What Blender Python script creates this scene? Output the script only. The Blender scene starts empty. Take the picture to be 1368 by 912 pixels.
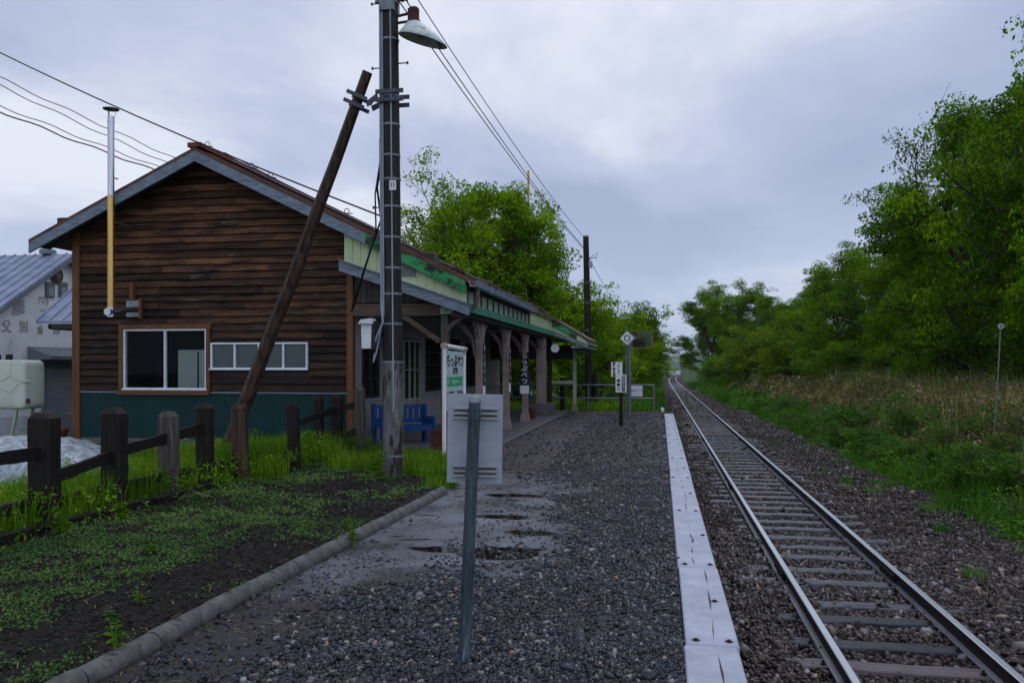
import bpy, math, random
import numpy as np
from mathutils import Vector, Matrix
R = math.radians
rng = np.random.default_rng(7)
random.seed(7)
scene = bpy.context.scene
COL = scene.collection

# ------------------------------------------------------------------ camera
cam = bpy.data.cameras.new('camera')
cam.sensor_width = 36.0
cam.lens = 36.0 * 1100 / 1368
cam.shift_y = 34 / 1368
cam.clip_end = 9000
cam.clip_start = 0.05
camo = bpy.data.objects.new('camera', cam)
camo.location = (0, 0, 1.65)
camo.rotation_euler = (R(90), 0, R(10.2))
COL.objects.link(camo)
scene.camera = camo
scene.view_settings.view_transform = 'Standard'
scene.view_settings.look = 'None'
scene.view_settings.exposure = 0
scene.view_settings.gamma = 1
scene.cycles.max_bounces = 5
scene.cycles.transparent_max_bounces = 12
scene.cycles.volume_bounces = 0

# ------------------------------------------------------------------ materials
def mat(name):
    m = bpy.data.materials.new(name); m.use_nodes = True
    nt = m.node_tree; b = nt.nodes['Principled BSDF']
    return m, nt, b
def N(nt, t, **kw):
    n = nt.nodes.new(t)
    for k, v in kw.items():
        if hasattr(n, k) and k not in n.inputs: setattr(n, k, v)
        else: n.inputs[k].default_value = v
    return n
def coords(nt, scale=(1, 1, 1)):
    tc = N(nt, 'ShaderNodeTexCoord'); mp = N(nt, 'ShaderNodeMapping'); mp.inputs['Scale'].default_value = scale
    nt.links.new(tc.outputs['Object'], mp.inputs['Vector']); return mp.outputs[0]
def ramp(nt, fac, stops):
    r = N(nt, 'ShaderNodeValToRGB'); el = r.color_ramp.elements
    while len(el) < len(stops): el.new(0.5)
    for e, (p, c) in zip(el, stops): e.position = p; e.color = (*c, 1) if len(c) == 3 else c
    nt.links.new(fac, r.inputs[0]); return r.outputs[0]
def mixc(nt, fac, a, b, blend='MIX'):
    m = N(nt, 'ShaderNodeMix', data_type='RGBA', blend_type=blend)
    for s, v in ((0, fac), (6, a), (7, b)):
        if isinstance(v, (int, float)): m.inputs[s].default_value = v
        elif isinstance(v, tuple): m.inputs[s].default_value = (*v, 1)
        else: nt.links.new(v, m.inputs[s])
    return m.outputs[2]
def surf(name, c1, c2, scale=(3, 3, 3), ns=1.0, det=6, rough=.6, bump=.0, bscale=None, metal=0, stain=None, stain_t=(.58, .72), spec=.2, island=0, rvar=0):
    """two-tone noise surface, optional stain colour patches, optional bump and per-piece tone"""
    m, nt, b = mat(name)
    co = coords(nt, scale)
    n = N(nt, 'ShaderNodeTexNoise', Scale=ns, Detail=det, Roughness=.62)
    nt.links.new(co, n.inputs['Vector'])
    c = ramp(nt, n.outputs['Fac'], [(.33, c1), (.67, c2)])
    if island:
        g = N(nt, 'ShaderNodeNewGeometry')
        v = ramp(nt, g.outputs['Random Per Island'], [(0, (1 - island,) * 3), (1, (1 + island,) * 3)])
        c = mixc(nt, 1.0, c, v, 'MULTIPLY')
    if stain:
        n2 = N(nt, 'ShaderNodeTexNoise', Scale=ns * .55, Detail=9, Roughness=.7); nt.links.new(co, n2.inputs['Vector'])
        f = ramp(nt, n2.outputs['Fac'], [(stain_t[0], (0, 0, 0)), (stain_t[1], (1, 1, 1))])
        c = mixc(nt, f, c, stain)
    nt.links.new(c, b.inputs['Base Color'])
    b.inputs['Roughness'].default_value = rough
    b.inputs['Metallic'].default_value = metal
    b.inputs['Specular IOR Level'].default_value = spec
    if rvar:
        rr = N(nt, 'ShaderNodeMapRange'); rr.inputs['To Min'].default_value = rough - rvar; rr.inputs['To Max'].default_value = rough + rvar
        nt.links.new(n.outputs['Fac'], rr.inputs['Value']); nt.links.new(rr.outputs[0], b.inputs['Roughness'])
    if bump:
        co2 = coords(nt, bscale or scale)
        n3 = N(nt, 'ShaderNodeTexNoise', Scale=1.0 if bscale else ns * 2, Detail=8); nt.links.new(co2, n3.inputs['Vector'])
        bp = N(nt, 'ShaderNodeBump', Strength=bump, Distance=.02)
        nt.links.new(n3.outputs['Fac'], bp.inputs['Height']); nt.links.new(bp.outputs[0], b.inputs['Normal'])
    return m
M = {}
def board_mat():
    m = surf('weathered_clapboard', (.007, .004, .003), (.108, .054, .027), (1.1, 8, 5.5), 1.7, 10, .55, .7, (2, 30, 60), island=.72, stain=(.17, .15, .14), stain_t=(.60, .72))
    nt = m.node_tree; b = nt.nodes['Principled BSDF']; src = b.inputs['Base Color'].links[0].from_socket
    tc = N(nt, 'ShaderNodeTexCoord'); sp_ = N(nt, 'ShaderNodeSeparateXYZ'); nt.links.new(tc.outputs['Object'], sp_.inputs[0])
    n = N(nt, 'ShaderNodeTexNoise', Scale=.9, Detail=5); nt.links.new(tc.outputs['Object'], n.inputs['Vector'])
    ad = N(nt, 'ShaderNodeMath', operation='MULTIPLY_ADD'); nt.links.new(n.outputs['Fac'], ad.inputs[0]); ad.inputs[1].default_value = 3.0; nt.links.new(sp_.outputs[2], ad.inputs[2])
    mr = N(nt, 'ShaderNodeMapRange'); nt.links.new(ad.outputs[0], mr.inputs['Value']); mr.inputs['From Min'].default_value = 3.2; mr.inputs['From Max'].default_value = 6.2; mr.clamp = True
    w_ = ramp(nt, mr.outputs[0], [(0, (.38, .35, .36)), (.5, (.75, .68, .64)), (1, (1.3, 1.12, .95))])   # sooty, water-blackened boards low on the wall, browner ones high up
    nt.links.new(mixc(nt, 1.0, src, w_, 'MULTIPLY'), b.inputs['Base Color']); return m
M['board'] = board_mat()
M['trim'] = surf('brown_trim', (.10, .042, .016), (.16, .068, .027), (6, 6, 1), 1.5, 5, .5, .2)
M['olddark'] = surf('dark_rough_wood', (.003, .0022, .002), (.016, .010, .008), (14, 14, 1.6), 1.6, 8, .6, .8, (40, 40, 4), stain=(.09, .08, .072), stain_t=(.66, .72), spec=.25)
M['oldgrey'] = surf('grey_rough_wood', (.035, .028, .024), (.11, .095, .082), (14, 14, 1.6), 1.6, 8, .7, .6, (40, 40, 4), stain=(.02, .015, .012), stain_t=(.55, .65))
M['brace'] = surf('brace_timber', (.012, .007, .006), (.085, .048, .034), (10, 10, .7), 1.6, 8, .6, .6, (50, 50, 4), stain=(.20, .16, .13), stain_t=(.64, .74))
M['polewood'] = surf('utility_pole_wood', (.008, .006, .005), (.030, .022, .018), (12, 12, .9), 1.5, 8, .55, .5, (60, 60, 3), stain=(.14, .13, .125), stain_t=(.62, .72))
M['polebase'] = surf('utility_pole_sheath', (.07, .068, .068), (.20, .195, .19), (7, 7, 1.6), 1.6, 9, .6, .5, (30, 30, 4), stain=(.022, .018, .016), stain_t=(.47, .58))
M['teal'] = surf('teal_tin', (.003, .029, .029), (.0045, .038, .038), (2, 2, 1), 1, 4, .45)
M['barge'] = surf('blue_grey_bargeboard', (.10, .13, .16), (.22, .26, .31), (4, 4, 20), 1.2, 8, .6, .3, stain=(.035, .035, .04), stain_t=(.60, .68))
M['cream'] = surf('pale_green_panel', (.38, .46, .27), (.50, .58, .34), (2, 2, 1.4), 1, 6, .5, .1, stain=(.19, .23, .17), stain_t=(.60, .76))
M['cream2'] = surf('pale_green_fascia', (.26, .34, .27), (.36, .45, .34), (2, 2, 4), 1.5, 6, .5, .1, stain=(.06, .07, .05), stain_t=(.58, .68))
M['green'] = surf('worn_green_paint', (.02, .17, .06), (.06, .33, .11), (3, 3, 5), 1.6, 9, .5, .1, stain=(.012, .02, .018), stain_t=(.48, .58))
M['darkgreen'] = surf('bluish_green_paint', (.03, .16, .10), (.05, .24, .15), (3, 3, 5), 1.2, 7, .5)  # deeper, bluer green of the lower fascia board
M['roof'] = surf('rusty_roof_metal', (.045, .022, .016), (.12, .055, .038), (1.5, 6, 4), 1.3, 7, .42, .1, stain=(.20, .055, .03), stain_t=(.6, .72))
M['rust'] = surf('rust_red', (.10, .022, .014), (.20, .05, .03), (6, 6, 6), 2, 6, .6)
M['moss'] = surf('dead_leaf_litter', (.02, .012, .008), (.10, .05, .025), (20, 20, 20), 1, 6, .9, .6)
M['alu'] = surf('aluminium_frame', (.58, .62, .68), (.72, .76, .82), (6, 6, 6), 1, 4, .35)
M['white'] = surf('white_paint', (.60, .61, .62), (.75, .76, .77), (4, 4, 3), 1, 6, .5, stain=(.32, .31, .29), stain_t=(.62, .78))
M['wallwhite'] = surf('old_white_wall_board', (.22, .215, .225), (.33, .325, .335), (3, 3, 2), 1, 6, .6, .1, stain=(.13, .12, .12), stain_t=(.56, .75))
M['pink'] = surf('faded_pink_post_paint', (.19, .145, .13), (.29, .23, .205), (5, 5, 2), 1.2, 7, .6, .2, stain=(.09, .06, .05), stain_t=(.60, .66))
M['palepost'] = surf('pale_post_paint', (.28, .32, .26), (.40, .43, .36), (5, 5, 2), 1.2, 7, .6)
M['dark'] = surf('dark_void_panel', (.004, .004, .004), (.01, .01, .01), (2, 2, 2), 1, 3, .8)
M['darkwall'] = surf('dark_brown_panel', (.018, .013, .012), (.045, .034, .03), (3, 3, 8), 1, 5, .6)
M['conc'] = surf('old_concrete', (.07, .07, .075), (.14, .138, .14), (3, 3, 3), 1.5, 8, .45, .3, stain=(.07, .068, .066), stain_t=(.52, .68), rvar=.15)
M['kerb'] = surf('kerb_concrete', (.05, .049, .046), (.135, .13, .125), (5, 5, 5), 1.2, 9, .6, .6, (60, 60, 60), stain=(.035, .04, .028), stain_t=(.53, .64), island=.25)
M['galv'] = surf('galvanised_steel', (.13, .15, .165), (.21, .235, .255), (8, 8, 5), 1.2, 6, .5, metal=.35, stain=(.07, .07, .075), stain_t=(.58, .7))
M['galvblue'] = surf('weathered_blue_steel_post', (.018, .028, .035), (.085, .115, .135), (16, 16, 2.5), 1.3, 10, .5, .2, metal=.2, stain=(.24, .30, .32), stain_t=(.58, .68))
M['signback'] = surf('sign_back_grey', (.27, .295, .33), (.34, .365, .405), (3, 3, 4), 1.2, 6, .5, stain=(.17, .19, .21), stain_t=(.55, .7))
M['steel'] = surf('stainless_pipe', (.40, .42, .46), (.55, .57, .60), (20, 20, .7), 1, 3, .25, metal=.9)
M['steel_amber'] = surf('amber_reflection_pipe', (.42, .25, .07), (.60, .38, .12), (20, 20, .7), 1, 3, .28, metal=.85)  # stainless pipe with an amber reflection painted into its colour
M['meter'] = surf('meter_box_white', (.55, .56, .56), (.65, .66, .66), (4, 4, 4), 1, 4, .4)
M['black'] = surf('black_plastic', (.010, .010, .011), (.018, .018, .018), (4, 4, 4), 1, 3, .4)
M['wire'] = surf('wire_sheath', (.010, .010, .012), (.02, .02, .022), (4, 4, 4), 1, 3, .5)
M['conduit'] = surf('grey_conduit', (.20, .24, .30), (.30, .34, .40), (6, 6, 2), 1, 5, .45)
M['insul'] = surf('insulator', (.22, .20, .19), (.4, .4, .4), (4, 4, 4), 1, 3, .3)
M['blue'] = surf('blue_bench_plastic', (.005, .04, .14), (.010, .06, .20), (4, 4, 4), 1, 4, .4)
M['navy'] = surf('navy_board', (.006, .02, .11), (.01, .03, .15), (4, 4, 4), 1, 4, .5)
M['signpanel'] = surf('station_sign_face', (.42, .52, .56), (.50, .59, .62), (3, 3, 3), 1, 5, .35)
M['signgreen'] = surf('station_sign_band', (.02, .34, .10), (.03, .42, .13), (3, 3, 3), 1, 4, .4)
M['ink'] = surf('ink', (.012, .012, .014), (.02, .02, .02), (3, 3, 3), 1, 2, .6)
M['inkwhite'] = surf('white_lettering', (.6, .6, .62), (.7, .7, .72), (3, 3, 3), 1, 2, .6)
M['inkgrey'] = surf('faded_lettering', (.22, .22, .225), (.60, .60, .60), (6, 6, 6), 2, 8, .8)
M['rustywhite'] = surf('rusty_white_pipe', (.62, .60, .58), (.74, .72, .70), (6, 6, 3), 1.3, 8, .5, stain=(.16, .075, .04), stain_t=(.60, .66))
M['redbox'] = surf('red_brown_box', (.055, .014, .012), (.09, .025, .02), (4, 4, 4), 1, 5, .6)
M['lampin'] = surf('lamp_enamel', (.50, .54, .52), (.66, .68, .66), (9, 9, 9), 1, 6, .4, stain=(.10, .12, .10), stain_t=(.55, .62))
M['lampdark'] = surf('lamp_inner', (.03, .035, .03), (.05, .055, .05), (9, 9, 9), 1, 4, .5)
M['stripw'] = None
M['plaster'] = surf('old_white_plaster', (.74, .76, .77), (.88, .89, .89), (1.2, 1.2, 1.2), 1.5, 9, .8, .2, stain=(.20, .19, .185), stain_t=(.56, .72))
M['bluetin'] = surf('blue_grey_roof_tin', (.16, .19, .26), (.27, .31, .40), (1, 3, 1), 1, 5, .35, stain=(.08, .09, .11), stain_t=(.6, .75))
M['greytin'] = surf('grey_tin', (.12, .14, .165), (.18, .20, .23), (1, 3, 1), 1, 5, .45)
M['shutter'] = surf('shutter', (.28, .30, .36), (.36, .38, .44), (1, 1, 3), 1, 4, .45)
M['emblem'] = surf('emblem_brown', (.04, .022, .015), (.16, .10, .05), (22, 22, 22), 1, 4, .6)
M['tank'] = surf('cream_tank_enamel', (.42, .47, .40), (.52, .56, .48), (2, 2, 2), 1, 5, .35, stain=(.28, .30, .25), stain_t=(.6, .8))
M['tankleg'] = surf('tank_leg_paint', (.22, .30, .20), (.32, .40, .28), (5, 5, 5), 1, 5, .5, stain=(.10, .06, .03), stain_t=(.6, .68))
M['terra'] = surf('terracotta', (.13, .03, .018), (.19, .05, .03), (5, 5, 5), 1, 4, .6)
M['bark'] = surf('bark', (.018, .014, .012), (.05, .042, .036), (8, 8, 2), 1.5, 7, .85, .5)
M['barkgrey'] = surf('twig_grey', (.05, .04, .045), (.09, .075, .08), (8, 8, 2), 1.5, 5, .85)
M['railhead'] = surf('polished_rail_head', (.46, .48, .52), (.62, .64, .68), (8, .3, 8), 1, 3, .32, metal=.7)
M['railside'] = surf('rusty_rail_side', (.008, .007, .007), (.022, .017, .017), (10, 1.5, 10), 1, 6, .5, .2)
M['railfoot'] = surf('lit_rail_foot', (.10, .10, .11), (.24, .23, .25), (10, 1.5, 10), 1, 6, .30)  # light on the foot painted in as a paler colour
M['sleeper'] = surf('wet_sleeper_wood', (.030, .030, .034), (.17, .17, .195), (2.2, 16, 16), 1.6, 8, .30, .5, (3, 60, 30), stain=(.018, .013, .010), stain_t=(.52, .62), rvar=.15)
M['sleeper_dark'] = surf('dark_wet_sleeper_wood', (.014, .016, .019), (.05, .055, .065), (2.2, 16, 16), 1.6, 8, .30, .5, (3, 60, 30), rvar=.15)
M['sleeper_pink'] = surf('pinkish_sleeper_wood', (.09, .075, .078), (.17, .14, .145), (2.2, 16, 16), 1.6, 8, .45, .5, (3, 60, 30), stain=(.04, .03, .03), stain_t=(.6, .7))
M['yellow'] = surf('yellow_sleeve', (.45, .30, .03), (.55, .38, .05), (4, 4, 4), 1, 3, .5)
M['orange'] = surf('orange_frame', (.22, .09, .03), (.3, .13, .05), (4, 4, 4), 1, 3, .5)
M['hill'] = surf('hill_woods', (.012, .035, .012), (.03, .065, .02), (.02, .02, .05), 1.5, 9, .95)
M['cabinet'] = surf('pale_cabinet', (.72, .74, .70), (.78, .80, .76), (2, 2, 2), 1, 3, .5)
M['duct'] = surf('dark_duct', (.03, .024, .022), (.06, .05, .045), (5, 5, 5), 1, 5, .5)

def glass_mat(name, tint, rough=.03, op=.25, base=(.02, .03, .03)):
    m, nt, b = mat(name)
    b.inputs['Base Color'].default_value = (*base, 1); b.inputs['Roughness'].default_value = rough
    b.inputs['Specular IOR Level'].default_value = .6
    tr = N(nt, 'ShaderNodeBsdfTransparent'); tr.inputs[0].default_value = (*tint, 1)
    mx = N(nt, 'ShaderNodeMixShader'); lw = N(nt, 'ShaderNodeFresnel'); lw.inputs[0].default_value = 1.45; om = N(nt, 'ShaderNodeMath', operation='ADD'); om.inputs[1].default_value = op; nt.links.new(lw.outputs[0], om.inputs[0]); nt.links.new(om.outputs[0], mx.inputs[0])
    nt.links.new(tr.outputs[0], mx.inputs[1]); nt.links.new(b.outputs[0], mx.inputs[2])
    nt.links.new(mx.outputs[0], nt.nodes['Material Output'].inputs[0]); return m
M['glass'] = glass_mat('window_glass', (.85, .9, .9), .03, .02)
M['glassfrost'] = glass_mat('frosted_window_glass', (.6, .7, .68), .15, .75, (.055, .075, .075))
M['sheet'] = None
def sheet_mat():
    m, nt, b = mat('translucent_vinyl_sheet')
    co = coords(nt, (6, 6, 6)); n = N(nt, 'ShaderNodeTexNoise', Scale=1.0, Detail=5, Distortion=1.5); nt.links.new(co, n.inputs['Vector'])
    c = ramp(nt, n.outputs['Fac'], [(.35, (.16, .20, .22)), (.65, (.42, .48, .52))]); nt.links.new(c, b.inputs['Base Color'])
    b.inputs['Roughness'].default_value = .22
    bp = N(nt, 'ShaderNodeBump', Strength=.8, Distance=.05); nt.links.new(n.outputs['Fac'], bp.inputs['Height']); nt.links.new(bp.outputs[0], b.inputs['Normal'])
    return m
M['sheet'] = sheet_mat()
def mirror_mat():
    m, nt, b = mat('mirror_face'); b.inputs['Base Color'].default_value = (.5, .5, .5, 1); b.inputs['Metallic'].default_value = 1; b.inputs['Roughness'].default_value = .06
    return m
M['mirror'] = mirror_mat()

def leaf_mat(name, cols, trans=.45, rough=.5):
    m, nt, b = mat(name)
    g = N(nt, 'ShaderNodeNewGeometry')
    k = len(cols)
    c = ramp(nt, g.outputs['Random Per Island'], [(i / (k - 1), cc) for i, cc in enumerate(cols)])
    co = coords(nt, (.5, .5, .5)); n = N(nt, 'ShaderNodeTexNoise', Scale=1.3, Detail=3); nt.links.new(co, n.inputs['Vector'])
    v = ramp(nt, n.outputs['Fac'], [(.36, (.50, .58, .5)), (.62, (1.35, 1.2, 1.1))])
    c = mixc(nt, 1.0, c, v, 'MULTIPLY')
    nt.links.new(c, b.inputs['Base Color']); b.inputs['Roughness'].default_value = rough
    b.inputs['Specular IOR Level'].default_value = .08
    t = N(nt, 'ShaderNodeBsdfTranslucent'); nt.links.new(c, t.inputs[0])
    mx = N(nt, 'ShaderNodeMixShader'); mx.inputs[0].default_value = trans
    nt.links.new(b.outputs[0], mx.inputs[1]); nt.links.new(t.outputs[0], mx.inputs[2])
    nt.links.new(mx.outputs[0], nt.nodes['Material Output'].inputs[0]); return m
M['leaf_r'] = leaf_mat('deep_green_leaves', [(.035, .13, .002), (.11, .27, .003), (.23, .40, .004)])
M['leaf_l'] = leaf_mat('fresh_green_leaves', [(.10, .24, .002), (.18, .36, .003), (.27, .45, .005)])
M['leaf_y'] = leaf_mat('yellow_green_leaves', [(.10, .20, .003), (.17, .28, .004), (.23, .33, .006)])
M['grass_l'] = leaf_mat('bright_grass', [(.04, .13, .004), (.09, .24, .006), (.17, .36, .012), (.26, .36, .05)])
M['grass_r'] = leaf_mat('lush_green_weeds', [(.025, .10, .006), (.06, .19, .012), (.11, .28, .025), (.18, .31, .06)])
M['cover'] = leaf_mat('low_groundcover', [(.03, .09, .02), (.075, .165, .04), (.12, .23, .065), (.17, .28, .07)], .25)
M['dry'] = leaf_mat('dry_undergrowth', [(.05, .13, .012), (.16, .10, .03), (.42, .33, .18), (.08, .20, .02), (.26, .16, .06), (.10, .19, .04), (.36, .30, .18), (.66, .62, .48)], .35)
M['straw'] = leaf_mat('straw', [(.25, .22, .12), (.4, .36, .22)], .2)

def stone_mat(name, lo, hi, rough=.38, warm=(.085, .05, .032)):
    m, nt, b = mat(name)
    g = N(nt, 'ShaderNodeNewGeometry')
    mid = tuple((a + c) / 2 for a, c in zip(lo, hi))
    c = ramp(nt, g.outputs['Random Per Island'], [(0, lo), (.5, mid), (.8, hi), (.90, warm), (.985, (.26, .25, .25)), (1, (.34, .20, .11))])
    co = coords(nt, (40, 40, 40)); n = N(nt, 'ShaderNodeTexNoise', Scale=1.0, Detail=4); nt.links.new(co, n.inputs['Vector'])
    v = ramp(nt, n.outputs['Fac'], [(.3, (.65, .65, .65)), (.7, (1.3, 1.3, 1.3))])
    c = mixc(nt, 1.0, c, v, 'MULTIPLY'); nt.links.new(c, b.inputs['Base Color'])
    b.inputs['Roughness'].default_value = rough; b.inputs['Specular IOR Level'].default_value = .35
    return m
M['gravel'] = stone_mat('wet_grey_gravel', (.005, .006, .008), (.048, .052, .066), .28, (.07, .055, .05))
M['ballast'] = stone_mat('wet_track_ballast', (.009, .0045, .0035), (.052, .034, .028), .32, (.085, .05, .04))

# ------------------------------------------------------------------ builders
ROOTLOC = {}
class MB:
    def __init__(s): s.v = []; s.f = []; s.mi = []; s.cur = 0
    def add(s, vs, fs):
        o = len(s.v); s.v += [tuple(v) for v in vs]; s.f += [tuple(i + o for i in f) for f in fs]; s.mi += [s.cur] * len(fs); return s
    def box(s, x0, x1, y0, y1, z0, z1):
        return s.add([(x0, y0, z0), (x1, y0, z0), (x1, y1, z0), (x0, y1, z0), (x0, y0, z1), (x1, y0, z1), (x1, y1, z1), (x0, y1, z1)],
                     [(0, 3, 2, 1), (4, 5, 6, 7), (0, 1, 5, 4), (1, 2, 6, 5), (2, 3, 7, 6), (3, 0, 4, 7)])
    def bbox(s, x0, x1, y0, y1, z0, z1, b=.01):
        """box with chamfered vertical and top edges"""
        def ring(x0, x1, y0, y1, z, c): return [(x0 + c, y0, z), (x1 - c, y0, z), (x1, y0 + c, z), (x1, y1 - c, z), (x1 - c, y1, z), (x0 + c, y1, z), (x0, y1 - c, z), (x0, y0 + c, z)]
        vs = ring(x0, x1, y0, y1, z0, b) + ring(x0, x1, y0, y1, z1 - b, b) + ring(x0 + b, x1 - b, y0 + b, y1 - b, z1, b * .6)
        fs = [tuple(range(7, -1, -1)), tuple(range(16, 24))]
        for k in (0, 8):
            for i in range(8): j = (i + 1) % 8; fs.append((k + i, k + j, k + 8 + j, k + 8 + i))
        return s.add(vs, fs)
    def xf(s, start, m):
        for i in range(start, len(s.v)): s.v[i] = tuple(m @ Vector(s.v[i]))
    def beam(s, a, b, w, h, up=(0, 0, 1), w2=None, h2=None):
        """rectangular bar from a to b, width w (sideways) and height h (along up)"""
        a = Vector(a); b = Vector(b); d = (b - a).normalized(); u = Vector(up)
        sd = d.cross(u)
        if sd.length < 1e-4: sd = d.cross(Vector((0, 1, 0)))
        sd.normalize(); u = sd.cross(d)
        w2 = w2 or w; h2 = h2 or h; vs = []
        for p, ww, hh in ((a, w, h), (b, w2, h2)):
            for i, j in ((-1, -1), (1, -1), (1, 1), (-1, 1)): vs.append(p + sd * ww / 2 * i + u * hh / 2 * j)
        return s.add(vs, [(0, 1, 2, 3), (7, 6, 5, 4), (0, 4, 5, 1), (1, 5, 6, 2), (2, 6, 7, 3), (3, 7, 4, 0)])
    def tube(s, pts, r, n=8, cap=True):
        pts = [Vector(p) for p in pts]; rs = r if isinstance(r, (list, tuple)) else [r] * len(pts)
        o = len(s.v); vs = []; fs = []; ref = None
        for i, p in enumerate(pts):
            d = (pts[min(i + 1, len(pts) - 1)] - pts[max(i - 1, 0)]).normalized()
            if ref is None: ref = d.cross(Vector((0, 0, 1)) if abs(d.z) < .9 else Vector((1, 0, 0))).normalized()
            ref = (ref - d * ref.dot(d)).normalized(); q = d.cross(ref)
            for k in range(n):
                t = 2 * math.pi * k / n; vs.append(p + (ref * math.cos(t) + q * math.sin(t)) * rs[i])
        for i in range(len(pts) - 1):
            for k in range(n): k2 = (k + 1) % n; fs.append((i * n + k, i * n + k2, (i + 1) * n + k2, (i + 1) * n + k))
        if cap: fs += [tuple(range(n - 1, -1, -1)), tuple(range((len(pts) - 1) * n, len(pts) * n))]
        return s.add(vs, fs)
    def prism(s, poly, a, b, axis='y'):
        """polygon (list of 2D) extruded from a to b along axis; 2D = (x,z) for y, (y,z) for x, (x,y) for z"""
        n = len(poly)
        def mk(p, t): return {'y': (p[0], t, p[1]), 'x': (t, p[0], p[1]), 'z': (p[0], p[1], t)}[axis]
        vs = [mk(p, a) for p in poly] + [mk(p, b) for p in poly]
        fs = [tuple(range(n)), tuple(range(2 * n - 1, n - 1, -1))] + [(i, i + n, (i + 1) % n + n, (i + 1) % n) for i in range(n)]
        return s.add(vs, fs)
    def lathe(s, c, prof, n=20):
        vs = []; fs = []
        for r, z in prof:
            for k in range(n): t = 2 * math.pi * k / n; vs.append((c[0] + r * math.cos(t), c[1] + r * math.sin(t), c[2] + z))
        for i in range(len(prof) - 1):
            for k in range(n): k2 = (k + 1) % n; fs.append((i * n + k, i * n + k2, (i + 1) * n + k2, (i + 1) * n + k))
        fs += [tuple(range(n - 1, -1, -1)), tuple(range((len(prof) - 1) * n, len(prof) * n))]
        return s.add(vs, fs)
    def build(s, name, m, parent=None, loc=None, smooth=False, kind=None, label=None, cat=None, group=None):
        me = bpy.data.meshes.new(name)
        base = ROOTLOC.get(parent.name, Vector((0, 0, 0))) if parent else Vector(loc or (0, 0, 0))
        vs = [(v[0] - base.x, v[1] - base.y, v[2] - base.z) for v in s.v]
        me.from_pydata(vs, [], s.f)
        ms = m if isinstance(m, (list, tuple)) else [m]
        for k in ms: me.materials.append(k)
        if len(ms) > 1: me.polygons.foreach_set('material_index', s.mi)
        import bmesh
        bm = bmesh.new(); bm.from_mesh(me); bmesh.ops.recalc_face_normals(bm, faces=bm.faces); bm.to_mesh(me); bm.free()
        if smooth:
            me.polygons.foreach_set('use_smooth', [True] * len(me.polygons))
            me.set_sharp_from_angle(angle=R(40))
        o = bpy.data.objects.new(name, me); COL.objects.link(o)
        if parent: o.parent = parent; ROOTLOC[o.name] = base
        else: o.location = base; ROOTLOC[o.name] = base
        tag(o, label, cat, group, kind)
        return o
def tag(o, label=None, cat=None, group=None, kind=None, category=None):
    cat = cat or category
    if label: o['label'] = label
    if cat: o['category'] = cat
    if group: o['group'] = group
    if kind: o['kind'] = kind
    return o
def thing(name, label, cat, loc=(0, 0, 0), group=None):
    o = bpy.data.objects.new(name, None); COL.objects.link(o); o.location = loc; o.empty_display_size = .2
    ROOTLOC[o.name] = Vector(loc); return tag(o, label, cat, group)
def npmesh(name, V, F, m, smooth=False):
    """V (n,3), F (k,4) or (k,3) numpy"""
    me = bpy.data.meshes.new(name); k = F.shape[1]
    me.vertices.add(len(V)); me.vertices.foreach_set('co', V.astype(np.float32).ravel())
    me.loops.add(F.size); me.loops.foreach_set('vertex_index', F.astype(np.int32).ravel())
    me.polygons.add(len(F)); me.polygons.foreach_set('loop_start', np.arange(0, F.size, k, dtype=np.int32))
    try: me.polygons.foreach_set('loop_total', np.full(len(F), k, dtype=np.int32))
    except Exception: pass
    me.materials.append(m); me.update(calc_edges=True); me.validate()
    if smooth: me.polygons.foreach_set('use_smooth', np.ones(len(F), dtype=bool))
    return me
def link(name, me, loc=(0, 0, 0), parent=None, **kw):
    o = bpy.data.objects.new(name, me); COL.objects.link(o); o.location = loc
    if parent: o.parent = parent
    return tag(o, **kw)
def copy_tree(o, loc, rz=0, sc=(1, 1, 1), label=None):
    r = o.copy(); COL.objects.link(r); r.location = loc; r.rotation_euler = (0, 0, rz); r.scale = sc
    if label: r['label'] = label
    for ch in list(o.children):
        c = ch.copy(); COL.objects.link(c); c.parent = r
        for g in ch.children:
            d = g.copy(); COL.objects.link(d); d.parent = c
    return r
def text(s, size, m, pos, rot, parent, name='lettering', depth=.003, sx=1.0, bold=.0):
    cu = bpy.data.curves.new('t', 'FONT'); cu.body = s; cu.size = size; cu.align_x = 'CENTER'; cu.align_y = 'CENTER'; cu.extrude = depth; cu.offset = bold
    to = bpy.data.objects.new('t', cu); COL.objects.link(to)
    bpy.context.view_layer.update()
    me = bpy.data.meshes.new_from_object(to.evaluated_get(bpy.context.evaluated_depsgraph_get()))
    bpy.data.objects.remove(to); me.name = name
    me.materials.clear(); me.materials.append(m)
    base = ROOTLOC[parent.name]
    mm = Matrix.Translation(Vector(pos) - base) @ rot.to_4x4() @ Matrix.Diagonal((sx, 1, 1, 1))
    me.transform(mm)
    o = bpy.data.objects.new(name, me); COL.objects.link(o); o.parent = parent; ROOTLOC[o.name] = base
    return o
FACE_CAM = Matrix(((1, 0, 0), (0, 0, -1), (0, 1, 0)))           # reads from -Y
FACE_TRACK = Matrix(((0, 0, 1), (1, 0, 0), (0, 1, 0)))          # reads from +X

def wsin(x, y, s=0): return math.sin(x * 1.7 + y * .9 + s) * math.sin(x * .6 - y * 1.3 + 2 * s)
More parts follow.
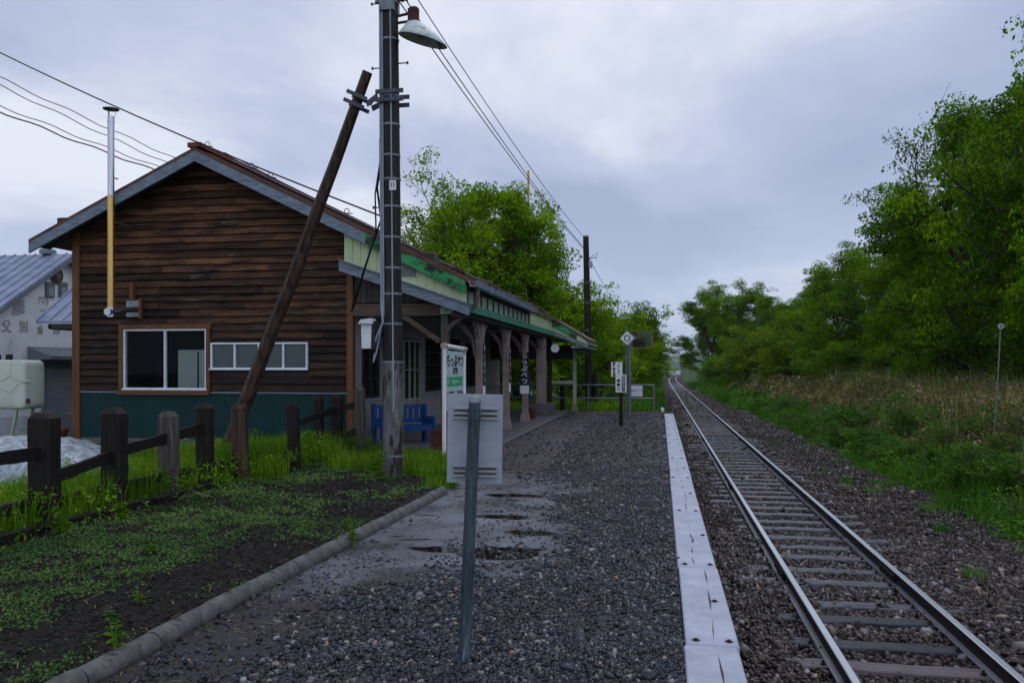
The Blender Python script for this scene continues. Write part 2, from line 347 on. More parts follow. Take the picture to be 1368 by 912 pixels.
# ------------------------------------------------------------------ world and sun
w = bpy.data.worlds.new('World'); scene.world = w; w.use_nodes = True
nt = w.node_tree; bg = nt.nodes['Background']; outw = nt.nodes['World Output']
sky = N(nt, 'ShaderNodeTexSky'); sky.sky_type = 'NISHITA'; sky.sun_disc = False
SUN_EL, SUN_AZ = R(58), R(8)
sky.sun_elevation = SUN_EL; sky.sun_rotation = SUN_AZ
nt.links.new(sky.outputs[0], bg.inputs[0]); bg.inputs[1].default_value = .06
tc = N(nt, 'ShaderNodeTexCoord'); sp = N(nt, 'ShaderNodeSeparateXYZ'); nt.links.new(tc.outputs['Generated'], sp.inputs[0])
zz = N(nt, 'ShaderNodeMath', operation='MAXIMUM'); nt.links.new(sp.outputs[2], zz.inputs[0]); zz.inputs[1].default_value = 0
za = N(nt, 'ShaderNodeMath', operation='ADD'); nt.links.new(zz.outputs[0], za.inputs[0]); za.inputs[1].default_value = .42
dx = N(nt, 'ShaderNodeMath', operation='DIVIDE'); nt.links.new(sp.outputs[0], dx.inputs[0]); nt.links.new(za.outputs[0], dx.inputs[1])
dy = N(nt, 'ShaderNodeMath', operation='DIVIDE'); nt.links.new(sp.outputs[1], dy.inputs[0]); nt.links.new(za.outputs[0], dy.inputs[1])
cb = N(nt, 'ShaderNodeCombineXYZ'); nt.links.new(dx.outputs[0], cb.inputs[0]); nt.links.new(dy.outputs[0], cb.inputs[1])
mp = N(nt, 'ShaderNodeMapping'); mp.inputs['Location'].default_value = (13.3, 18.8, 0); mp.inputs['Rotation'].default_value = (0, 0, R(-25)); mp.inputs['Scale'].default_value = (.75, 1.0, 1)
nt.links.new(cb.outputs[0], mp.inputs[0])
n1 = N(nt, 'ShaderNodeTexNoise', Scale=1.45, Detail=6, Roughness=.52, Distortion=.4); nt.links.new(mp.outputs[0], n1.inputs['Vector'])
cc = ramp(nt, n1.outputs['Fac'], [(.36, (.36, .42, .60)), (.49, (.51, .57, .745)), (.60, (.80, .835, .93))])
hf = N(nt, 'ShaderNodeMapRange'); nt.links.new(sp.outputs[2], hf.inputs['Value']); hf.inputs['From Min'].default_value = .0; hf.inputs['From Max'].default_value = .20; hf.inputs['To Min'].default_value = .85; hf.inputs['To Max'].default_value = 0; hf.clamp = True
cc = mixc(nt, hf.outputs[0], cc, (.47, .565, .765))
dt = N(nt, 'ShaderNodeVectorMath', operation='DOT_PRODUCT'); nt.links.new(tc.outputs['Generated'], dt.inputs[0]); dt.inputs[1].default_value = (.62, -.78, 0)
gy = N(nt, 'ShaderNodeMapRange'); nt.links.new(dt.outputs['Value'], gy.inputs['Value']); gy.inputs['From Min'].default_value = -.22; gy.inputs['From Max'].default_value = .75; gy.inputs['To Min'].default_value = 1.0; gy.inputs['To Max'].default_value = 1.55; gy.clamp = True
cc = mixc(nt, 1.0, cc, gy.outputs[0], 'MULTIPLY')     # added brightness in the unseen sky behind and right, to lift camera-facing surfaces
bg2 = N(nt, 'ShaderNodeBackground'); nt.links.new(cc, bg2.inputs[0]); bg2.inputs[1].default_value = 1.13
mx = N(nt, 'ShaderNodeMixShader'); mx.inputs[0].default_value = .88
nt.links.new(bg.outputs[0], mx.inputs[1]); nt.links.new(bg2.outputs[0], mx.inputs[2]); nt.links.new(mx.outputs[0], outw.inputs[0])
sl = bpy.data.lights.new('sun', 'SUN'); sl.energy = .5; sl.angle = R(25); sl.color = (1, .98, .96)
so = bpy.data.objects.new('sun', sl); COL.objects.link(so)
sd = Vector((math.sin(SUN_AZ) * math.cos(SUN_EL), math.cos(SUN_AZ) * math.cos(SUN_EL), math.sin(SUN_EL)))
so.rotation_euler = (-sd).to_track_quat('-Z', 'Y').to_euler()

# haze
hb = MB(); hb.box(-3600, 3600, -140, 8600, -4.0, 150)
hm = bpy.data.materials.new('haze'); hm.use_nodes = True; hn = hm.node_tree; hn.nodes.remove(hn.nodes['Principled BSDF'])
pv = N(hn, 'ShaderNodeVolumePrincipled'); pv.inputs['Color'].default_value = (.82, .9, 1, 1); pv.inputs['Density'].default_value = .00011
hn.links.new(pv.outputs[0], hn.nodes['Material Output'].inputs['Volume'])
hz = hb.build('haze', hm, kind='stuff')

# ------------------------------------------------------------------ ground
ZB = -.665   # ballast level
def smooth(a, b, x): t = np.clip((x - a) / (b - a), 0, 1); return t * t * (3 - 2 * t)
def ground_z(x, y):
    x = np.asarray(x, float); y = np.asarray(y, float)
    left = -.06 + 0 * x
    beyond = smooth(31, 40, y)
    left = left * (1 - beyond) + beyond * (-.25)
    t = smooth(-1.8, .3, x) * beyond + (x > -.2) * (1 - beyond)
    z = left * (1 - t) + (-.78) * t
    z = z + smooth(4.2, 7.5, x) * .28
    z = z + np.where(y > 30, .05, .02) * np.sin(x * .7 + 1) * np.sin(y * .5)
    return z
xs = np.concatenate([-np.geomspace(30, 3500, 26)[::-1], np.linspace(-28, -2.5, 30), [-1.8, -1.2, -.6, -.2, -.19, .1, .3], np.linspace(.8, 30, 40), np.geomspace(33, 3500, 26)])
ys = np.concatenate([[-130, -60, -30], np.linspace(-15, 130, 160), np.geomspace(135, 8500, 46)])
X, Y = np.meshgrid(xs, ys); Z = ground_z(X, Y)
V = np.stack([X.ravel(), Y.ravel(), Z.ravel()], 1); nx = len(xs)
i, j = np.meshgrid(np.arange(nx - 1), np.arange(len(ys) - 1)); a = (j * nx + i).ravel()
F = np.stack([a, a + 1, a + 1 + nx, a + nx], 1)
def ground_mat():
    m, nt, b = mat('grassy_earth')
    co = coords(nt, (1, 1, 1)); n = N(nt, 'ShaderNodeTexNoise', Scale=.6, Detail=10, Roughness=.7); nt.links.new(co, n.inputs['Vector'])
    c = ramp(nt, n.outputs['Fac'], [(.35, (.025, .022, .014)), (.5, (.03, .075, .016)), (.65, (.06, .14, .022))])
    nt.links.new(c, b.inputs['Base Color']); b.inputs['Roughness'].default_value = .9; b.inputs['Specular IOR Level'].default_value = .1
    bp = N(nt, 'ShaderNodeBump', Strength=.6, Distance=.08); nt.links.new(n.outputs['Fac'], bp.inputs['Height']); nt.links.new(bp.outputs[0], b.inputs['Normal'])
    return m
link('ground', npmesh('ground', V, F, ground_mat(), True), kind='structure')

def grid_obj(name, x0, x1, y0, y1, dx, dy, zf, m, **kw):
    xs = np.linspace(x0, x1, max(2, int((x1 - x0) / dx) + 1)); ys = np.linspace(y0, y1, max(2, int((y1 - y0) / dy) + 1))
    X, Y = np.meshgrid(xs, ys); Z = zf(X, Y); nx = len(xs)
    V = np.stack([X.ravel(), Y.ravel(), Z.ravel()], 1)
    i, j = np.meshgrid(np.arange(nx - 1), np.arange(len(ys) - 1)); a = (j * nx + i).ravel()
    return link(name, npmesh(name, V, np.stack([a, a + 1, a + 1 + nx, a + nx], 1), m, True), **kw)
def vnoise(x, y, seed=0, oct=4, f=1.0):
    """smooth lattice noise 0..1"""
    out = 0; amp = .5; tot = 0
    for o in range(oct):
        r = np.random.default_rng(seed + o).random((64, 64))
        u = x * f; v = y * f; iu = np.floor(u).astype(int); iv = np.floor(v).astype(int); fu = u - iu; fv = v - iv
        fu = fu * fu * (3 - 2 * fu); fv = fv * fv * (3 - 2 * fv)
        g = lambda a, b: r[a % 64, b % 64]
        out = out + amp * ((g(iu, iv) * (1 - fu) + g(iu + 1, iv) * fu) * (1 - fv) + (g(iu, iv + 1) * (1 - fu) + g(iu + 1, iv + 1) * fu) * fv)
        tot += amp; amp *= .5; f *= 2
    return out / tot

# wet patch on the platform: a soft-edged area where the gravel has worn through to smooth wet surfacing
def wet(x, y):
    n = (vnoise(x, y, 31, 5, 2.0) - .5) * 1.7
    cx = -1.85 + (y - 8) * .03
    a = 1.25 - np.abs(x - cx) / (.86 + .28 * smooth(10.5, 7.0, y))
    b = smooth(5.7, 6.9, y) * smooth(13.5, 10.0, y)
    return np.clip(a * 1.1 + n, 0, 1) * b + (1 - smooth(-2.6, -2.0, x)) * smooth(5.2, 6.2, y) * smooth(13, 11, y)
def bare(x, y):   # compacted earth strip beside the kerb
    n = (vnoise(x, y, 51, 3, 1.6) - .5) * .6
    return (1 - smooth(-2.35, -1.9, x + n - .25 * smooth(5, 7, y)))
def puddle(x, y):
    n = (vnoise(x, y * 2.2, 61, 4, 4.0) - .5) * 1.9
    m = 0 * x
    for cx, cy, a, c in ((-1.38, 7.15, .42, .26), (-2.02, 7.2, .24, .10), (-1.25, 8.1, .30, .12), (-1.7, 8.9, .30, .14), (-1.0, 10.2, .35, .2), (-1.5, 6.65, .18, .06), (-1.9, 10.4, .4, .15)):
        m = np.maximum(m, 1.25 - np.sqrt(((x - cx) / a) ** 2 + ((y - cy) / c) ** 2))
    return smooth(.15, .40, m + n * .55)
def platform_mat():
    m, nt, b = mat('wet_platform_surface')
    at = N(nt, 'ShaderNodeAttribute', attribute_name='wet'); at2 = N(nt, 'ShaderNodeAttribute', attribute_name='bare')
    co = coords(nt, (1, 1, 1))
    n = N(nt, 'ShaderNodeTexNoise', Scale=45, Detail=6, Roughness=.75); nt.links.new(co, n.inputs['Vector'])
    nb = N(nt, 'ShaderNodeTexNoise', Scale=1.3, Detail=8, Roughness=.6); nt.links.new(co, nb.inputs['Vector'])
    vo = N(nt, 'ShaderNodeTexVoronoi', Scale=26); nt.links.new(co, vo.inputs['Vector'])
    gcol = mixc(nt, 1.0, ramp(nt, vo.outputs['Color'], [(.1, (.009, .009, .011)), (.9, (.058, .060, .072))]), ramp(nt, n.outputs['Fac'], [(.3, (.7, .7, .7)), (.7, (1.3, 1.3, 1.3))]), 'MULTIPLY')
    ecol = ramp(nt, n.outputs['Fac'], [(.3, (.022, .018, .016)), (.7, (.065, .055, .05))])
    acol = ramp(nt, nb.outputs['Fac'], [(.36, (.030, .029, .033)), (.45, (.09, .092, .108)), (.64, (.165, .172, .205))])  # lavender sky sheen of the wet surfacing painted in as a paler tone
    at3 = N(nt, 'ShaderNodeAttribute', attribute_name='puddle')
    c = mixc(nt, at2.outputs['Fac'], gcol, ecol); c = mixc(nt, at.outputs['Fac'], c, acol); c = mixc(nt, at3.outputs['Fac'], c, (.016, .011, .009))
    nt.links.new(c, b.inputs['Base Color'])
    pud = ramp(nt, nb.outputs['Fac'], [(.36, (.16, .16, .16)), (.46, (.28, .28, .28)), (.7, (.38, .38, .38))])
    r = mixc(nt, at.outputs['Fac'], (.45, .45, .45), pud); r = mixc(nt, at3.outputs['Fac'], r, (.02, .02, .02)); nt.links.new(r, b.inputs['Roughness'])
    h = N(nt, 'ShaderNodeMath', operation='MULTIPLY'); inv = N(nt, 'ShaderNodeMath', operation='SUBTRACT'); inv.inputs[0].default_value = 1.0
    nt.links.new(at.outputs['Fac'], inv.inputs[1])
    ad = N(nt, 'ShaderNodeMath', operation='SUBTRACT'); nt.links.new(n.outputs['Fac'], ad.inputs[0]); nt.links.new(vo.outputs['Distance'], ad.inputs[1])
    mr = N(nt, 'ShaderNodeMath', operation='MULTIPLY_ADD'); nt.links.new(inv.outputs[0], mr.inputs[0]); mr.inputs[1].default_value = .72; mr.inputs[2].default_value = .28
    i3 = N(nt, 'ShaderNodeMath', operation='SUBTRACT'); i3.inputs[0].default_value = 1.0; nt.links.new(at3.outputs['Fac'], i3.inputs[1]); m3 = N(nt, 'ShaderNodeMath', operation='MULTIPLY'); nt.links.new(mr.outputs[0], m3.inputs[0]); nt.links.new(i3.outputs[0], m3.inputs[1])
    nt.links.new(ad.outputs[0], h.inputs[0]); nt.links.new(m3.outputs[0], h.inputs[1])
    bp = N(nt, 'ShaderNodeBump', Strength=1.0, Distance=.03); nt.links.new(h.outputs[0], bp.inputs['Height']); nt.links.new(bp.outputs[0], b.inputs['Normal'])
    return m
PL = platform_mat()
def plat_z(X, Y): return .0 + .012 * (vnoise(X, Y, 3, 3, .8) - .5) * 2 * (1 - wet(X, Y))
po = grid_obj('platform', -3.35, .14, -1, 30.6, .04, .04, plat_z, PL, kind='structure')
co_ = np.empty(len(po.data.vertices) * 3, dtype=np.float32); po.data.vertices.foreach_get('co', co_); co_ = co_.reshape(-1, 3).astype(float)
for nm, fn in (('wet', wet), ('bare', bare), ('puddle', puddle)):
    at = po.data.attributes.new(nm, 'FLOAT', 'POINT'); at.data.foreach_set('value', np.clip(fn(co_[:, 0], co_[:, 1]), 0, 1).astype(np.float32))
pb = MB(); pb.box(-3.33, .12, -6, 30.58, -.9, -.03); pb.build('platform_base', M['conc'], kind='structure')

# garden bed
def soil_mat():
    m, nt, b = mat('dark_garden_soil')
    co = coords(nt, (1, 1, 1)); n = N(nt, 'ShaderNodeTexNoise', Scale=14, Detail=10, Roughness=.75); nt.links.new(co, n.inputs['Vector'])
    c = ramp(nt, n.outputs['Fac'], [(.3, (.008, .007, .006)), (.6, (.026, .021, .018)), (.75, (.05, .042, .036))])
    nt.links.new(c, b.inputs['Base Color']); b.inputs['Roughness'].default_value = .8; b.inputs['Specular IOR Level'].default_value = .15
    bp = N(nt, 'ShaderNodeBump', Strength=1, Distance=.04); nt.links.new(n.outputs['Fac'], bp.inputs['Height']); nt.links.new(bp.outputs[0], b.inputs['Normal'])
    return m
def bed_z(X, Y): return .045 + .05 * (vnoise(X, Y, 9, 5, 1.5) - .5) * 2
grid_obj('garden_bed', -6.25, -2.93, -2, 15.4, .07, .07, lambda X, Y: bed_z(X, Y) * smooth(15.5, 14.0, Y) + .0, soil_mat(), kind='structure')
def yard_z(X, Y): return .02 + .05 * (vnoise(X, Y, 19, 3, .7) - .5)
grid_obj('yard_lawn', -14, -6.25, 0, 15.64, .25, .25, yard_z, ground_mat(), kind='structure')
g = MB(); g.box(-34, -12.5, 15.9, 25.6, -.07, .012)
g.build('yard_road', surf('wet_road', (.035, .037, .042), (.06, .062, .07), (1, 1, 1), 2, 6, .12, .1, rvar=.06), kind='structure')
g = MB(); g.bbox(-6.1, -3.2, 15.75, 29.6, -.1, .085, .015); g.build('concrete_apron', M['conc'], kind='structure')

# ballast bed
bmat = surf('ballast_bed', (.008, .005, .004), (.036, .024, .018), (22, 22, 22), 1.0, 8, .8, 1.0, (34, 34, 34), spec=.2)
XC, YC = 4.5, 120.0
def track_x(y):
    y = np.asarray(y, float); return np.where(y > 115, ((y - 115) ** 2) * .00022, 0)
def bal_z(X, Y):  # uneven shoulders, sleepers partly sunk
    s = smooth(4.0, 5.0, X) * .10
    sh_ = np.maximum(smooth(1.24, 1.02, X), smooth(2.52, 2.74, X)) * (.016 + .09 * (vnoise(X, Y, 6, 3, 1.3) - .5)) + smooth(32, 44, Y) * .018 * (vnoise(X, Y, 8, 2, .8) > .35)
    inner = smooth(1.24, 1.4, X) * smooth(2.52, 2.36, X)
    return ZB - s + sh_ - .010 * inner + (.026 - .016 * inner) * (vnoise(X, Y, 5, 3, 1.7) - .45) * 2
bo = grid_obj('ballast_bed', .12, 4.75, -6, 240, .15, .35, bal_z, bmat, kind='structure')
bv = np.empty(len(bo.data.vertices) * 3, dtype=np.float32); bo.data.vertices.foreach_get('co', bv); bv = bv.reshape(-1, 3)
sh = (bv[:, 1] > 31) * (1.88 - bv[:, 0]) / 1.88 * .0
bv[:, 0] = np.where(bv[:, 0] > 2.9, 2.9 + (bv[:, 0] - 2.9) * (1 - .65 * smooth(30, 60, bv[:, 1])), bv[:, 0]); bv[:, 0] += track_x(bv[:, 1]); bo.data.vertices.foreach_set('co', bv.ravel())

# ------------------------------------------------------------------ stones
phi = (1 + 5 ** .5) / 2
ICO = np.array([(-1, phi, 0), (1, phi, 0), (-1, -phi, 0), (1, -phi, 0), (0, -1, phi), (0, 1, phi), (0, -1, -phi), (0, 1, -phi), (phi, 0, -1), (phi, 0, 1), (-phi, 0, -1), (-phi, 0, 1)], float) / math.hypot(1, phi)
ICOF = np.array([(0, 11, 5), (0, 5, 1), (0, 1, 7), (0, 7, 10), (0, 10, 11), (1, 5, 9), (5, 11, 4), (11, 10, 2), (10, 7, 6), (7, 1, 8), (3, 9, 4), (3, 4, 2), (3, 2, 6), (3, 6, 8), (3, 8, 9), (4, 9, 5), (2, 4, 11), (6, 2, 10), (8, 6, 7), (9, 8, 1)])
OCT = np.array([(1, 0, 0), (-1, 0, 0), (0, 1, 0), (0, -1, 0), (0, 0, 1), (0, 0, -1)], float)
OCTF = np.array([(0, 2, 4), (2, 1, 4), (1, 3, 4), (3, 0, 4), (2, 0, 5), (1, 2, 5), (3, 1, 5), (0, 3, 5)])
def rotmats(n, flat=False):
    q = rng.normal(size=(n, 4)); q /= np.linalg.norm(q, axis=1)[:, None]
    a, b, c, d = q.T
    return np.stack([np.stack([1 - 2 * (c * c + d * d), 2 * (b * c - a * d), 2 * (b * d + a * c)], 1), np.stack([2 * (b * c + a * d), 1 - 2 * (b * b + d * d), 2 * (c * d - a * b)], 1), np.stack([2 * (b * d - a * c), 2 * (c * d + a * b), 1 - 2 * (b * b + c * c)], 1)], 1)
def stones(P, size, base, faces):
    n = len(P); k = len(base)
    v = base[None] * (1 + rng.uniform(-.34, .30, (n, k, 1))) + rng.normal(0, .15, (n, k, 3))
    v = v * np.stack([rng.uniform(.8, 1.4, n), rng.uniform(.6, 1.0, n), rng.uniform(.4, .75, n)], 1)[:, None]
    v = np.einsum('nij,nkj->nki', rotmats(n), v)
    v[:, :, 2] *= .8
    v = v * size[:, None, None] + P[:, None]
    f = faces[None] + (np.arange(n) * k)[:, None, None]
    return v.reshape(-1, 3), f.reshape(-1, 3)
def stone_field(name, boxes, zf, keep, m, size, label):
    Vs = []; Fs = []; o = 0
    for x0, x1, y0, y1, dens, hi, sc in boxes:
        n = int((x1 - x0) * (y1 - y0) * dens); x = rng.uniform(x0, x1, n); y = rng.uniform(y0, y1, n)
        k = keep(x, y) > rng.random(n); x = x[k]; y = y[k]
        s = size * sc * np.exp(rng.normal(0, .36, len(x))) * (.75 + .5 * vnoise(x, y, 35, 2, .9)); s = np.where(rng.random(len(x)) < .012, s * 1.5, s)
        P = np.stack([x, y, zf(x, y) + s * rng.uniform(-.1, .35, len(x))], 1)
        v, f = stones(P, s, ICO if hi else OCT, ICOF if hi else OCTF)
        Vs.append(v); Fs.append(f + o); o += len(v)
    link(name, npmesh(name, np.concatenate(Vs), np.concatenate(Fs), m), kind='stuff', label=label)
def keep_plat(x, y):
    w_ = np.clip(wet(x, y) * 1.6, 0, 1); bb = np.clip(bare(x, y), 0, 1)
    return np.clip((1 - w_ * .90) * (1 - bb * .86) * (.55 + .9 * smooth(.32, .55, vnoise(x, y, 33, 3, 1.9))), 0, 1)
stone_field('platform_gravel', [(-2.85, .14, 3.3, 7.5, 2900, True, 1.0), (-2.85, .14, 7.5, 14, 2000, False, 1.0), (-3.3, .14, 14, 30.4, 650, False, 1.25)], plat_z, keep_plat, M['gravel'], .0148, 'loose dark wet gravel covering the platform')
def keep_bal(x, y): return 1 - smooth(4.3, 4.9, x + .5 * (vnoise(x, y, 77, 2, .6) - .5)) * .8
stone_field('track_ballast', [(.5, 4.9, 5.2, 12, 1150, True, 1.0), (.5, 4.9, 12, 22, 620, False, 1.1), (.5, 4.9, 22, 45, 230, False, 1.35), (.4, 3.8, 45, 80, 80, False, 1.8)], bal_z, keep_bal, M['ballast'], .025, 'reddish grey crushed stone ballast around the sleepers')

# ------------------------------------------------------------------ track
RY0, RY1 = -20, 240
def rail(xc, label, joints):
    t = thing('rail', label, 'rail', (xc, 0, ZB), 'the two rails of the railway track')
    prof_foot = [(-.055, -.636), (.055, -.636), (.055, -.627), (.012, -.617), (-.012, -.617), (-.055, -.627)]
    prof_web = [(-.0075, -.617), (.0075, -.617), (.0075, -.530), (-.0075, -.530)]
    prof_head = [(-.030, -.526), (-.0305, -.496), (-.024, -.490), (.024, -.490), (.0305, -.496), (.030, -.526), (.008, -.5305), (-.008, -.5305)]
    ysr = [RY0, 0, 20, 60, 100, 115] + list(np.arange(122, RY1, 8))
    def sweep(prof, top=None):
        b = MB(); n = len(prof)
        for yy in ysr:
            tx = float(track_x(yy)); b.v += [(xc + p[0] + tx, yy, p[1]) for p in prof]
        for s_ in range(len(ysr) - 1):
            for k in range(n):
                k2 = (k + 1) % n; b.f.append((s_ * n + k, s_ * n + k2, (s_ + 1) * n + k2, (s_ + 1) * n + k)); b.mi.append(1 if (top and k in top) else 0)
        b.f += [tuple(range(n)), tuple(range((len(ysr) - 1) * n, len(ysr) * n))]; b.mi += [0, 0]
        return b
    sweep(prof_foot).build('rail_foot', M['railfoot'], t); sweep(prof_web).build('rail_web', M['railside'], t)
    sweep(prof_head, (2, 3, 1)).build('rail_head', [M['railside'], M['railhead']], t)
    for jy in joints:
        b = MB()
        for s_ in (-1, 1):
            b.bbox(xc + s_ * .022 - .012, xc + s_ * .022 + .012, jy - .28, jy + .28, -.605, -.535, .005)
            for k in range(4): b.box(xc + s_ * .042 - .010, xc + s_ * .042 + .010, jy - .21 + k * .14 - .015, jy - .21 + k * .14 + .015, -.585, -.555)
        b.build('joint_bar', M['railside'], t)
    return t
rail(1.315, 'left rail of the track, nearer the white platform edge', (9.4, 16.0, 26, 37, 49))
rail(2.445, 'right rail of the track, nearer the grassy bank', (9.5, 16.6, 26.4, 37.5, 49.5))
sly = [5.15, 5.8, 6.2, 6.67, 7.2, 7.9, 8.4, 9.2, 9.75, 10.4]
while sly[-1] < 118: sly.append(sly[-1] + .61 + random.uniform(-.07, .07))
sproto = {}
def sleeper_mesh(mkey):
    b = MB(); n = 10; pts = []
    x0, x1 = -1.06, 1.06
    for k in range(n + 1):
        x = x0 + (x1 - x0) * k / n; e = random.uniform(-.007, .007); e2 = random.uniform(-.007, .007); z = .0 + random.uniform(-.006, .004)
        pts.append([(x, -.10 + e, -.14), (x, -.10 + e, z - .010), (x, -.09 + e, z), (x, .09 + e2, z), (x, .10 + e2, z - .010), (x, .10 + e2, -.14)])
    for p in pts: b.v += p
    for k in range(n):
        for q in range(6): q2 = (q + 1) % 6; b.f.append((k * 6 + q, k * 6 + q2, k * 6 + 6 + q2, k * 6 + 6 + q)); b.mi.append(0)
    b.f += [tuple(range(6)), tuple(range(n * 6, n * 6 + 6))]; b.mi += [0, 0]
    o = b.build('sleeper', M[mkey]); me = o.data; bpy.data.objects.remove(o); return me
smeshes = [sleeper_mesh(k) for k in ('sleeper', 'sleeper', 'sleeper_dark', 'sleeper_pink', 'sleeper', 'sleeper_dark')]
pm = MB()
spmes = []
for xx in (-.565, .565):
    for s_ in (-1, 1):
        spike = MB(); spike.lathe((xx + s_ * .085, s_ * .04, 0), [(.022, 0), (.022, .012), (.011, .016), (.011, .032), (.006, .036)], 8); spo = spike.build('spike', M['railside']); spmes.append(spo.data); bpy.data.objects.remove(spo)
fixed = {6.67: 3, 6.2: 2, 7.2: 2, 7.9: 2, 8.4: 0, 9.2: 1, 9.75: 0}
for k, yy in enumerate(sly):
    mi = fixed.get(yy, random.choice([0, 1, 2, 4, 0, 1, 3, 5]))
    dxs = random.uniform(-.06, .06)
    nm = {0: 'weathered grey', 1: 'weathered grey', 2: 'dark wet', 3: 'pinkish worn', 4: 'weathered grey', 5: 'dark wet'}[mi]
    if k < 14:
        nth = ['the nearest row seen at the photo bottom edge', 'second from the photo bottom edge', 'third from the photo bottom edge', 'fourth from the photo bottom edge', 'fifth from the photo bottom edge', 'sixth from the photo bottom edge', 'seventh from the photo bottom edge', 'eighth from the photo bottom edge', 'ninth from the photo bottom edge', 'tenth from the photo bottom edge', 'eleventh from the photo bottom edge', 'twelfth from the photo bottom edge', 'thirteenth from the photo bottom edge', 'fourteenth from the photo bottom edge'][k]
        lab = nm + ' wooden sleeper under the rails, ' + nth
    else: lab = 'timber sleeper farther along the track than the fourteen nearest ones'
    o = link('sleeper', smeshes[mi], (1.88 + dxs, yy, -.633 + random.uniform(-.006, .004)), label=lab, category='sleeper', group='wooden sleepers of the track')
    o.rotation_euler = (0, 0, random.uniform(-.012, .012)); o.data.name = 'sleeper'
    if k < 26:
        for spme in spmes: link('spike', spme, (-dxs, 0, .0), o)

# white platform edge
def edge_mat():
    m, nt, b = mat('cracked_white_edge_paint')
    co = coords(nt, (1, 1, 1)); n = N(nt, 'ShaderNodeTexNoise', Scale=3.5, Detail=10, Roughness=.7); nt.links.new(co, n.inputs['Vector'])
    c = ramp(nt, n.outputs['Fac'], [(.36, (.30, .32, .39)), (.7, (.46, .49, .58))])
    co2 = coords(nt, (30, 2.2, 1)); n2 = N(nt, 'ShaderNodeTexNoise', Scale=1.0, Detail=7, Roughness=.75); nt.links.new(co2, n2.inputs['Vector'])
    f = ramp(nt, n2.outputs['Fac'], [(.60, (0, 0, 0)), (.66, (1, 1, 1))]); c = mixc(nt, f, c, (.26, .27, .31))
    nt.links.new(c, b.inputs['Base Color']); b.inputs['Roughness'].default_value = .4
    return m
EM = edge_mat()
cuts = [-1.0, 2.4, 4.95, 6.85, 9.45, 12.3, 14.9, 17.8, 19.9, 22.2, 24.6, 27.0, 29.3]
for k in range(len(cuts) - 1):
    y0, y1 = cuts[k], cuts[k + 1]
    if y1 < 3: continue
    t = thing('edge_plank', '', 'edge plank', (.295, y0, -.1), 'white painted planks along the platform edge')
    nlab = {1: 'nearest', 2: 'second', 3: 'third', 4: 'fourth', 5: 'fifth', 6: 'sixth', 7: 'seventh', 8: 'eighth', 9: 'ninth', 10: 'tenth', 11: 'farthest'}[k]
    t['label'] = ('white painted plank of the platform edge, %s from the camera' % nlab) if nlab != 'nearest' else 'white painted plank of the platform edge, the nearest one, cut by the photo bottom'
    b = MB(); dz = random.uniform(-.004, .004); dxx = random.uniform(-.006, .006)
    b.bbox(.142 + dxx, .452 + dxx, y0 + .004, y1 - .004, -.24, .022 + dz, .008); b.build('plank', EM, t)
    cr = MB(); yy = y0 + .1; x = .30 + random.uniform(-.03, .03)
    while yy < y1 - .3:
        L = random.uniform(.25, .7); x2 = x + random.uniform(-.015, .02); zt = .0238 + dz; wd = random.uniform(.003, .010)
        ye = min(yy + L, y1 - .05)
        pts = [(x, yy), ((x + x2) / 2 + random.uniform(-.006, .006) + wd, (yy + ye) / 2 - .05), (x2, ye), ((x + x2) / 2 - wd * .6, (yy + ye) / 2)]
        cr.prism(pts, zt - .004, zt, 'z'); yy = ye + random.uniform(-.12, .22); x = x2 + random.uniform(-.015, .015)
    if k < 6 and cr.v: cr.build('crack', M['black'], t)
    bt = MB()
    for yb, xb in ((y0 + .10, .205), (y0 + .10, .385), ((y0 + y1) / 2, .39)):
        if 1:
            bt.lathe((xb + random.uniform(-.02, .02), yb + random.uniform(-.03, .03), .0225 + dz), [(.026, 0), (.026, .0015), (.012, .0022), (.011, .011), (.004, .013)], 10)
    bt.build('bolt', M['railside'], t)
b = MB(); b.bbox(.02, .12, 30.2, 30.9, -.02, .16, .03); b.bbox(.04, .15, 31.1, 31.6, -.2, .1, .03)
b.build('marker_block', M['white'], loc=(.08, 30.2, 0), label='small chipped white block past the end of the platform edge', cat='marker block')

# kerb
nks = 0; yy = 3.2
t = None
while yy < 10.35:
    L = .6; yy2 = yy + L
    b = MB(); jx = random.uniform(-.008, .008); jz = random.uniform(-.006, .006)
    pts = []; n = 9
    x0 = -2.97 + (yy - 3.8) * .028 + jx; x1 = -2.97 + (yy2 - 3.8) * .028 + jx
    b.tube([(x0, yy + .004, .028 + jz), (x0, yy + .03, .028 + jz), (x1, yy2 - .03, .028 + jz), (x1, yy2 - .004, .028 + jz)], [.062, .069, .069, .062], 14)
    nks += 1
    nth = ['cut by the photo bottom', 'second', 'third', 'fourth', 'fifth', 'sixth', 'seventh', 'eighth', 'ninth', 'tenth', 'eleventh', 'farthest, ending by the station sign'][min(nks - 1, 11)]
    b.build('kerb_log', M['kerb'], loc=(x0, yy, 0), smooth=True, label='rounded concrete kerb piece beside the garden bed, ' + (nth if nks in (1, 12, 13) else nth + ' from the camera'), cat='kerb piece', group='rounded kerb pieces along the garden bed')
    yy = yy2

# ================================================================== STATION BUILDING
GY = 15.66          # gable wall plane
BYE = 31.0          # far end
XL, XR = -12.25, -6.1
RX, RZ = -9.2, 6.06
def roof_l(x): return RZ - .463 * (RX - x)
def roof_r(x): return RZ - .489 * (x - RX)
def roof_at(x): return roof_l(x) if x < RX else roof_r(x)
st = thing('station_building', 'long wooden station building with brown clapboard gable, dark teal lower wall and a platform canopy', 'station', ((XL + XR) / 2, GY, 0))
